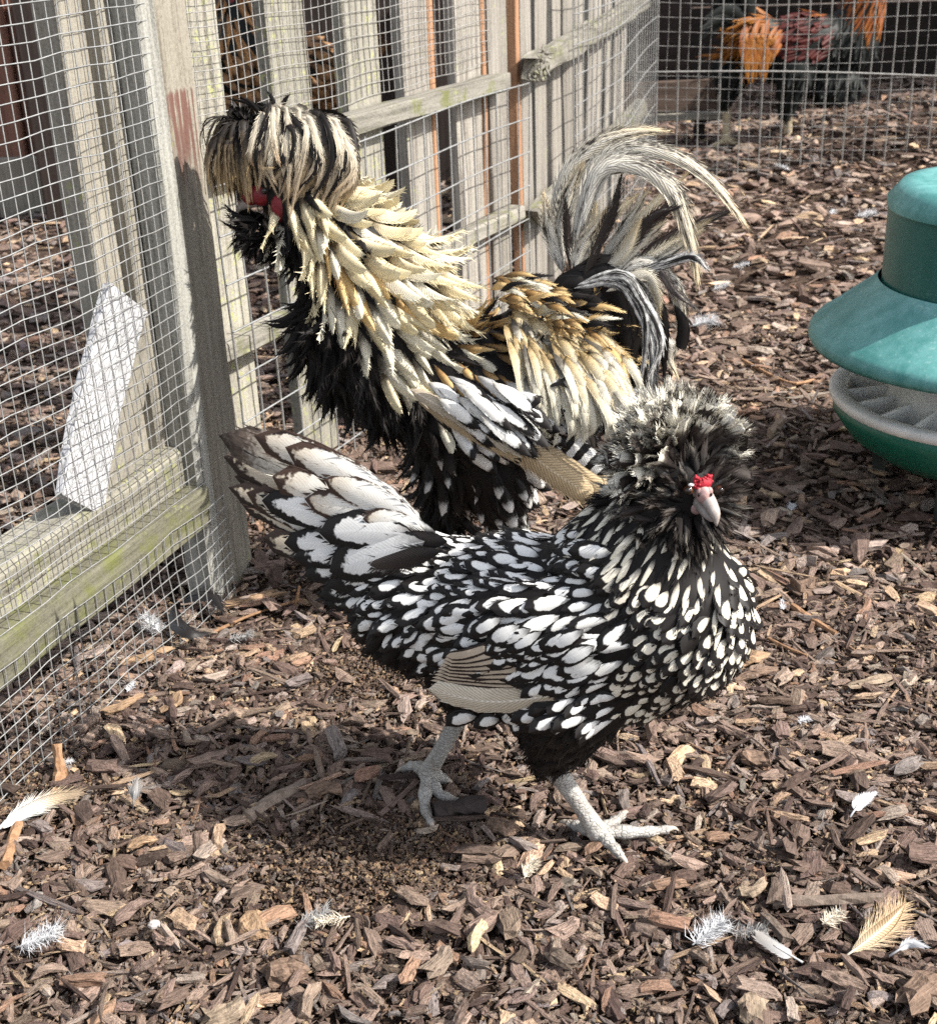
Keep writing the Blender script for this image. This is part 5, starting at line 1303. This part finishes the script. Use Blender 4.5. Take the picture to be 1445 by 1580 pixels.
def build_far_rooster():
    b = Bird('rooster', (gnd(1205, 235)[0] - .02, 3.86), math.radians(8), 'red and orange rooster walking behind the far wire mesh', 'chicken')
    P, h, sd, up = b.P, b.h, b.side, b.up
    parts = [b.ell(1235, 70, .135, .085, .075, 8), b.ell(1310, 60, .08, .085, .07, 20), b.ell(1170, 50, .06, .05, .045, 0), b.ell(1290, 130, .08, .05, .06)]
    parts += b.chain([(P(1325, 30), .065), (P(1350, -60), .045), (P(1360, -130), .034)])
    parts += b.chain([(P(1225, 110, .03), .055), (P(1215, 165, .03), .025)]) + b.chain([(P(1130, 110, -.03), .05), (P(1120, 150, -.03), .024)])
    def areas(x, y, p, n, ls):
        dn = np.array([0, 0, -1.0])
        if x > 1262 and y < 22 + (x - 1270) * .18: return 'hackle_feather', 'hackle', M_ORG, unit(dn - h * .6 + ls * .1), .062, .014, .08
        if x < 1205 and y < 90: return 'saddle_hackle', 'hackle', M_GLD, unit(dn * .7 - h), .085, .016, .12
        if y < 88 and x < 1290: return 'wing_feather', 'wing', M_MAR, unit(dn * .35 - h), .045, .015, .06
        return 'body_feather', 'small', M_GRN, unit(dn - h * .4), .036, .018, .08
    simple_bird(b, parts, .011, areas, .013, 9000)
    for k in range(70):
        t = rng.random(); x0 = lerp(1210, 1150, t)
        a = P(x0, lerp(56, 44, t) + rng.normal(0, 9), .055); q = rng.random(); e = P(lerp(x0 - 16, 1174, .45 * q) + rng.normal(0, 5), lerp(62, 126, q), .088)
        feather_curve('saddle_hackle', b.root, [a, lerp(a, e, .4) + sd * .02 - h * .015, e], .017, M_GLD if rng.random() < .7 else M_ORG, sd, 'lance', 9, nb=8, core=.85)
    for k in range(12):
        t = k / 11; a = P(1160, 40, rng.uniform(-.02, .02)); e = P(lerp(1150, 1075, t), lerp(-120, 60, t), rng.uniform(-.04, .04))
        feather_curve('tail_feather', b.root, [a, lerp(a, e, .5) + up * .03, e], .035, M_GRN, sd, 'sickle', 10, nb=6)
    b.solid('wattle', [sphere_data(P(1362, -95, .02), np.diag([.012, .008, .02]), 10, 7)], M_WATTLE)
    b.solid('beak', [tube_data([P(1368, -125, 0), P(1380, -122, 0), P(1392, -116, 0)], [.012, .008, .001], 8)], M_BEAK)
    b.solid('comb', [sphere_data(P(1352 + 5 * q, -150 - 6 * (q % 2), 0), .012, 8, 6) for q in range(4)], M_COMB)
    for (hx, hy, fx, fy, lt) in ((1215, 172, 1210, 240, .03), (1120, 155, 1105, 200, -.06)):
        hk = P(hx, hy, lt); an = np.array([hk[0] + .005, hk[1], .018])
        b.leg(hk, an, [[an + h * .03 + [0, 0, -.006], an + h * .065 + [0, 0, -.012]], [an + h * .025 + sd * .025 + [0, 0, -.006], an + h * .045 + sd * .045 + [0, 0, -.012]], [an + h * .025 - sd * .025 + [0, 0, -.006], an + h * .045 - sd * .045 + [0, 0, -.012]], [an - h * .02 + [0, 0, -.006], an - h * .04 + [0, 0, -.012]]], .0125, .018, mat=M_YLEG)
build_far_rooster()
def build_brown_hen():
    b = Bird('hen', (at_y(398, 150, 2.3)[0], 2.30), math.radians(205), 'brown hen seen in the gap between pickets above the drooping crest', 'chicken')
    P, h, sd, up = b.P, b.h, b.side, b.up
    parts = [b.ell(430, 120, .12, .075, .07, 10), b.ell(385, 80, .06, .07, .06, 30)] + b.chain([(P(385, 60), .055), (P(372, 20), .038), (P(372, -20), .028)])
    parts += b.chain([(P(420, 170, .03), .045), (P(415, 215, .03), .02)]) + b.chain([(P(430, 170, -.03), .045), (P(440, 215, -.03), .02)])
    def areas(x, y, p, n, ls):
        dn = np.array([0, 0, -1.0])
        if y < 75 and x < 420: return 'hackle_feather', 'hackle', M_BRNH, unit(dn - h * .5), .05, .013, .12
        return 'body_feather', 'body', M_BRN, unit(dn * .6 - h), .038, .018, .13
    simple_bird(b, parts, .008, areas, .0135, 5000)
    b.solid('comb', [sphere_data(P(368 + 5 * q, -42, 0), .008, 8, 6) for q in range(3)], M_COMB)
    b.solid('wattle', [sphere_data(P(360, 4, .02), np.diag([.007, .006, .012]), 10, 7), sphere_data(P(366, -10, .022), .010, 10, 7)], M_WATTLE)
    b.solid('beak', [tube_data([P(356, -16, 0), P(346, -12, 0), P(338, -6, 0)], [.008, .005, .0006], 8)], M_BEAK)
    for k in range(9):
        t = k / 8; a = P(520, 100, rng.uniform(-.02, .02)); e = P(lerp(560, 600, t), lerp(-10, 70, t), rng.uniform(-.03, .03))
        feather_curve('tail_feather', b.root, [a, lerp(a, e, .5), e], .026, M_BRN, sd, 'strap', 9, nb=5)
    for lt, x in ((.03, 415), (-.03, 440)):
        hk = P(x, 212, lt); an = np.array([hk[0], hk[1], .016])
        b.leg(hk, an, [[an + h * .025 + [0, 0, -.006], an + h * .05 + [0, 0, -.01]], [an + h * .02 + sd * .02 + [0, 0, -.006], an + h * .035 + sd * .035 + [0, 0, -.01]], [an + h * .02 - sd * .02 + [0, 0, -.006], an + h * .035 - sd * .035 + [0, 0, -.01]], [an - h * .018 + [0, 0, -.006], an - h * .03 + [0, 0, -.01]]], .008, mat=M_YLEG)
build_brown_hen()

# ------------------------------------------------------------------ loose feathers, sticks and chunks on the bark
M_FW = feather_mat('loose_white', [(0, (0.58, 0.585, 0.60)), (1, (0.62, 0.625, 0.64))], barb=.15, transl=.2)
M_FG = feather_mat('loose_grey', [(0, (0.50, 0.50, 0.50)), (0.5, (0.34, 0.33, 0.32)), (1, (0.26, 0.24, 0.22))], barb=.3, transl=.1)
M_FT = feather_mat('loose_tan', [(0, (0.52, 0.43, 0.30)), (0.6, (0.44, 0.31, 0.18)), (1, (0.36, 0.25, 0.14))], barb=.4, rachis=(0.76, 0.70, 0.58), transl=.1)
M_FGT = feather_mat('loose_grey_to_tan', [(0, (0.70, 0.71, 0.73)), (0.45, (0.58, 0.56, 0.52)), (0.7, (0.42, 0.33, 0.22)), (1, (0.30, 0.22, 0.15))], barb=.4, transl=.1)
M_FK = feather_mat('loose_black', [(0, (0.02, 0.018, 0.018)), (1, (0.014, 0.012, 0.012))], barb=.3, rough=.45)
def fluff(label, px, py, L, heading, mat, n=70, wide=.5, z=.012, group=None, up_=.35):
    """down feather: short quill with long loose barbs."""
    p = gnd(px, py, z); p[2] = ground_h(p[0], p[1]) + z
    a = math.radians(heading); d = np.array([math.cos(a), math.sin(a), 0.12]); s = np.array([-math.sin(a), math.cos(a), 0])
    parts = [tube_data([p, p + d * L * .5, p + d * L * .9], [.0007, .0005, .0002], 4)]
    r = rng
    for k in range(int(n * 2.2)):
        t = r.uniform(0.05, 1) ** .8; sgn = r.choice([-1, 1]); q = p + d * L * t * .85
        ln = L * wide * r.uniform(.45, 1.0) * (1 - .35 * t)
        dr = unit(s * sgn * r.uniform(.4, 1) + d * r.uniform(.2, 1.1) + np.array([0, 0, r.uniform(-.05, up_)]) + r.normal(0, .12, 3))
        c1 = q + dr * ln * .5 + r.normal(0, .05 * L, 3); c2 = q + dr * ln + r.normal(0, .09 * L, 3) + np.array([0, 0, r.uniform(-.1, .15) * ln])
        w = r.uniform(.00022, .0005); nn_ = np.cross(dr, [0, 0, 1.0]) * w
        parts.append((np.array([q - nn_, q + nn_, c1 + nn_, c1 - nn_, c2]), [(0, 1, 2, 3), (3, 2, 4)]))
    V, F = join_data(parts); V = V.copy(); V[:, 2] = np.maximum(V[:, 2], ground_h(V[:, 0], V[:, 1]) + .003)
    uv = np.tile([[.5, .5]], (len(V), 1))
    return link('loose_feather', np_mesh('loose_feather', V - p, F, uv, [mat]), None, Matrix.Translation(Vector(p)), label=label, cat='feather', group=group)
def vane(label, px, W, mat, z0=.012, z1=.02, shape='barbed', lift=.0, **kw):
    pts = []
    for i, (x, y) in enumerate(px):
        t = i / (len(px) - 1); g = gnd(x, y); h_ = ground_h(g[0], g[1]) + lerp(z0, z1, t) + lift * math.sin(math.pi * t); pts.append(gnd(x, y, h_))
    C = smooth_path(pts, 14); T = np.gradient(C, axis=0); T /= np.linalg.norm(T, axis=1)[:, None]
    Nr = np.array([0.1, -.5, 1.0])[None] - T * (T @ np.array([0.1, -.5, 1.0]))[:, None]; Nr /= np.linalg.norm(Nr, axis=1)[:, None]
    kw.setdefault('nb', 26); kw.setdefault('core', .55); kw.setdefault('fray', 1.0)
    V, F, UV = feather_data(C, np.cross(Nr, T), Nr, shape, W, r=rng, **kw)
    q = tube_data(np.vstack([C[0] - T[0] * .008, C[:8]]), np.linspace(.0009, .0004, 9), 5); o = len(V)
    V = np.vstack([V, q[0]]); F = list(F) + [tuple(i + o for i in f) for f in q[1]]; UV = np.vstack([UV, np.tile([[.1, .5]], (len(q[0]), 1))])
    return link('loose_feather', np_mesh('loose_feather', V - C[0], F, UV, [mat]), None, Matrix.Translation(Vector(C[0])), label=label, cat='feather')
def build_loose():
    fluff('white downy feather at the bottom edge by the frame side, below the long grey feather', 25, 1468, .034, 20, M_FW, 110, .55)
    vane('long grey and tan feather lying by the foot of the mesh gate', [(-4, 1280), (35, 1253), (80, 1232), (128, 1222)], .022, M_FGT, nb=34)
    vane('small upright grey feather between bark chips near the mesh gate', [(206, 1236), (207, 1222), (212, 1200)], .014, M_FG, z1=.03)
    fluff('pale blue white feather caught at the foot of the gate mesh', 248, 975, .042, 128, M_FW, 120, .34, .016)
    fluff('wispy white feather stuck on the grey post', 330, 806, .03, 110, M_FW, 50, .35, .06)
    vane('black curled feather forming the near arc at the post foot', [(266, 935), (272, 960), (292, 975), (322, 978)], .018, M_FK, core=.9, nb=16, lift=.012)
    vane('black feather with loose barbs lying over the curled black one', [(278, 930), (300, 918), (328, 920), (344, 945)], .024, M_FK, core=.6, nb=28, lift=.014)
    fluff('white wisp beside the tan bark strip near the gate', 195, 1062, .016, 70, M_FW, 40, .4)
    fluff('grey fluff below the black curled feathers', 350, 985, .028, 10, M_FG, 70, .4)
    vane('small clean white feather standing on bark at the right edge', [(1318, 1250), (1328, 1236), (1352, 1222)], .012, M_FW, core=.75, shape='sickle', fray=.6)
    fluff('spiky white down feather on the open bark, largest of the white ones', 1068, 1452, .034, 35, M_FW, 140, .5, .014)
    fluff('pale grey wisp joined to the spiky white down feather', 1120, 1432, .032, -10, M_FG, 60, .4)
    vane('stiff grey feather with a dark tip lying on edge', [(1222, 1476), (1195, 1460), (1165, 1440)], .010, M_FG, core=.9, nb=8, shape='strap')
    vane('tan feather with split barbs standing up from the bark', [(1312, 1470), (1345, 1445), (1375, 1420), (1398, 1392)], .028, M_FT, core=.4, nb=40, z1=.02)
    fluff('tangled cream fluff left of the split tan feather', 1268, 1425, .02, 30, M_FT, 80, .5)
    vane('small white quill beside the split tan feather', [(1386, 1466), (1405, 1455), (1432, 1462)], .008, M_FW, core=.8, nb=8)
    fluff('white fan of down behind the rooster tail', 1066, 500, .05, 20, M_FW, 120, .7)
    fluff('white wisp under the drooping sickle feather', 1098, 442, .05, 35, M_FW, 60, .35)
    fluff('thin white curl near the sickle feather tip', 1128, 408, .045, 20, M_FW, 50, .3)
    fluff('grey white down in the shade line by the feeder lid', 1318, 330, .055, 10, M_FW, 110, .5)
    fluff('small white down left of the feeder lid', 1282, 328, .03, 60, M_FW, 60, .5)
    fluff('white wisp under the far wire fence', 1218, 270, .06, 120, M_FW, 50, .3)
    fluff('small white tuft in the feeder shadow', 1220, 782, .016, 70, M_FW, 50, .6)
    fluff('white scrap on bark right of the hen breast', 1208, 938, .018, 80, M_FW, 40, .3)
    fluff('pale broken fluff on the bark in front of the striding foot', 808, 1352, .022, 60, M_FT, 70, .45)
    fluff('faint grey down on the bark left of centre', 455, 1430, .03, 25, M_FG, 60, .5)
    fluff('cream wisp beside the faint grey down', 540, 1415, .03, 200, M_FT, 40, .35)
    fluff('grey down tangled behind the fence grid', 468, 690, .05, 50, M_FG, 120, .45)
    fluff('white crumb of down right of the hen legs', 1230, 1112, .012, 15, M_FW, 50, .7)
    fluff('white streak of down at the chip edge by the gate board', 90, 1170, .012, 15, M_FW, 30, .6)
build_loose()
M_STICK = wood_mat('orange_brown_stick', (0.16, 0.085, 0.045), (0.36, 0.215, 0.125))
M_STICKG = wood_mat('grey_brown_stick', (0.085, 0.065, 0.052), (0.23, 0.18, 0.145))
def stick(label, px, r0, r1, m, z=.008, zs=None, side=None, cat='stick'):
    pts = []
    for i, (x, y) in enumerate(px):
        h_ = zs[i] if zs else z; g = gnd(x, y, h_); pts.append(gnd(x, y, h_ + ground_h(g[0], g[1])))
    C = smooth_path(pts, 9); rad = np.linspace(r0, r1, 9) * (1 + rng.normal(0, .08, 9))
    parts = [tube_data(C, rad, 7)]
    if side is not None:
        i, dx = side; q = C[i]; parts.append(tube_data([q, q + np.array(dx) * .5, q + np.array(dx)], [r1, r1 * .8, r1 * .3], 5))
    V, F = join_data(parts); V = V + rng.normal(0, r1 * .10, V.shape)
    return link('stick', np_mesh('stick', V - C[0], F, mats=[m], smooth=False), None, Matrix.Translation(Vector(C[0])), label=label, cat=cat)
stick('forked tan stick standing at the foot of the gate mesh', [(88, 1222), (92, 1190), (88, 1148)], .006, .0045, M_STICK, zs=[0.0, .014, .036], side=(5, (.006, -.002, -.012)))
stick('short orange stick by the left edge', [(8, 1336), (16, 1305), (28, 1272)], .0052, .004, M_STICK)
stick('thin brown stick right of the hen breast', [(1222, 935), (1255, 958), (1290, 978)], .0036, .0028, M_STICK)
stick('thin straw stick near the hen breast', [(1185, 985), (1215, 1000), (1245, 1012)], .0018, .0014, M_STICK)
stick('knobbly grey twig lying level on the right foreground bark', [(1192, 1390), (1270, 1390), (1362, 1386)], .0052, .0042, M_STICKG, side=(6, (.008, .012, .003)))
stick('dark grey stick leaning in the hen shadow', [(382, 1262), (420, 1235), (470, 1210)], .006, .005, M_STICKG)
stick('thin stem crossing under the lower fence rail', [(1145, 555), (1215, 590), (1260, 585)], .003, .002, M_STICK)
stick('straw coloured stem left of the black curled feathers', [(330, 975), (390, 948), (462, 925)], .0018, .0012, M_STICK)
stick('thin upright straw under the hen tail', [(455, 935), (462, 905)], .002, .0014, M_STICK, zs=[.005, .03])
stick('dark quill lump beside the raised foot', [(670, 1252), (705, 1247), (745, 1240)], .0075, .0085, plain_mat('dark_lump', (0.035, 0.026, 0.024), .8), z=.012, cat='bark lump')
def chunk(label, x, y, L, W, T, head, m, z=.010, tilt=.0, cat='wood chunk'):
    r = np.random.default_rng(int(x * 7 + y)); BV, BF = chip_bases(1, 6, 9, int(x + y))[0]
    BV = BV / (BV.max(0) - BV.min(0)) * np.array([L, W, T]); BV = BV + r.normal(0, min(W, T) * .035, BV.shape)
    a = math.radians(head); R = np.array(Matrix.Rotation(a, 3, 'Z') @ Matrix.Rotation(tilt, 3, 'Y') @ Matrix.Rotation(r.normal(0, .15), 3, 'X'))
    g = gnd(x, y, z); p = gnd(x, y, z + ground_h(g[0], g[1]))
    o = link('bark_chunk', np_mesh('bark_chunk', BV, BF, mats=[m], smooth=False), None, Matrix.Translation(Vector(p)) @ Matrix(R.tolist()).to_4x4(), label=label, cat=cat)
    return o
def chip_col(c):
    o = Mat('chunk_wood'); tc = o.n('ShaderNodeTexCoord').outputs['Object']; c = np.array(c)
    g = o.noise(o.vscale(tc, (40, 330, 330)), 1.0, 4, .7); q = o.noise(tc, 140, 3, .6)
    k = o.ramp(o.math('ADD', o.math('MULTIPLY', g, .7), o.math('MULTIPLY', q, .35)), [(.36, tuple(c * .32)), (.5, tuple(c * .85)), (.66, tuple(np.minimum(c * 1.35, .9)))])
    o.bump(o.math('ADD', g, q), 1.0, .002); return o.base(k, .9, .15)
M_C1, M_C2, M_C3 = chip_col((.30, .20, .125)), chip_col((.19, .13, .095)), chip_col((.26, .20, .145))
for a in (('tan split chunk of wood lying end-on in the lower foreground', 395, 1425, .040, .022, .012, 112, M_C1, .010, .15), ('long tan bark strip under the hen tail tip', 385, 925, .085, .016, .010, 24, M_C1), ('second tan bark strip beside the gate mesh', 225, 1010, .060, .014, .010, 30, M_C1),
          ('broad tan bark piece near the gate mesh', 262, 1082, .030, .018, .012, 60, M_C1, .012, -.3), ('reddish tan strip below the gate mesh', 190, 1085, .050, .012, .009, 40, M_C1), ('pale tan block chip in front of the hen shadow', 218, 1303, .026, .012, .008, 32, M_C1),
          ('rounded knot of bark right of the hen breast', 1237, 898, .034, .026, .022, 20, M_C2, .014), ('tan chunk pressed under the hen breast edge', 1160, 1018, .042, .018, .012, 25, M_C1, .012), ('long chip tapering below the tan chunk', 1165, 1042, .050, .011, .008, 22, M_C2),
          ('big flat pale bark chunk at the bottom edge', 345, 1558, .032, .018, .014, 30, M_C3, .012), ('pale curved bark flake on the right foreground', 1340, 1052, .050, .012, .008, 18, M_C3), ('tan bark curl on the right middle ground', 1165, 1170, .028, .018, .012, 170, M_C2),
          ('tan block in the bottom right foreground', 1160, 1368, .030, .013, .010, 28, M_C3), ('dark flat chunk in the bottom right corner', 1430, 1530, .05, .026, .014, 35, M_C2), ('square bark block standing at the lower right edge', 1165, 1560, .026, .022, .014, 80, M_C3),
          ('rough grey bark lump below the tan split chunk', 440, 1498, .036, .022, .016, 15, M_C2), ('brown chunk between the two hen feet', 775, 1275, .028, .016, .012, -30, M_C2), ('dark wet chip under the lifted foot', 500, 1222, .032, .018, .010, 15, M_C2)):
    chunk(*a)
o = link('pebble', np_mesh('pebble', *sphere_data((0, 0, 0), np.diag([.0052, .0040, .0036]), 7, 5), smooth=False, mats=[plain_mat('white_stone', (.46, .42, .39), .6, .3, 0, .3, 200)]), None, Matrix.Translation(Vector(gnd(238, 1427, .013))), label='small white pebble among the bark chips', cat='pebble')
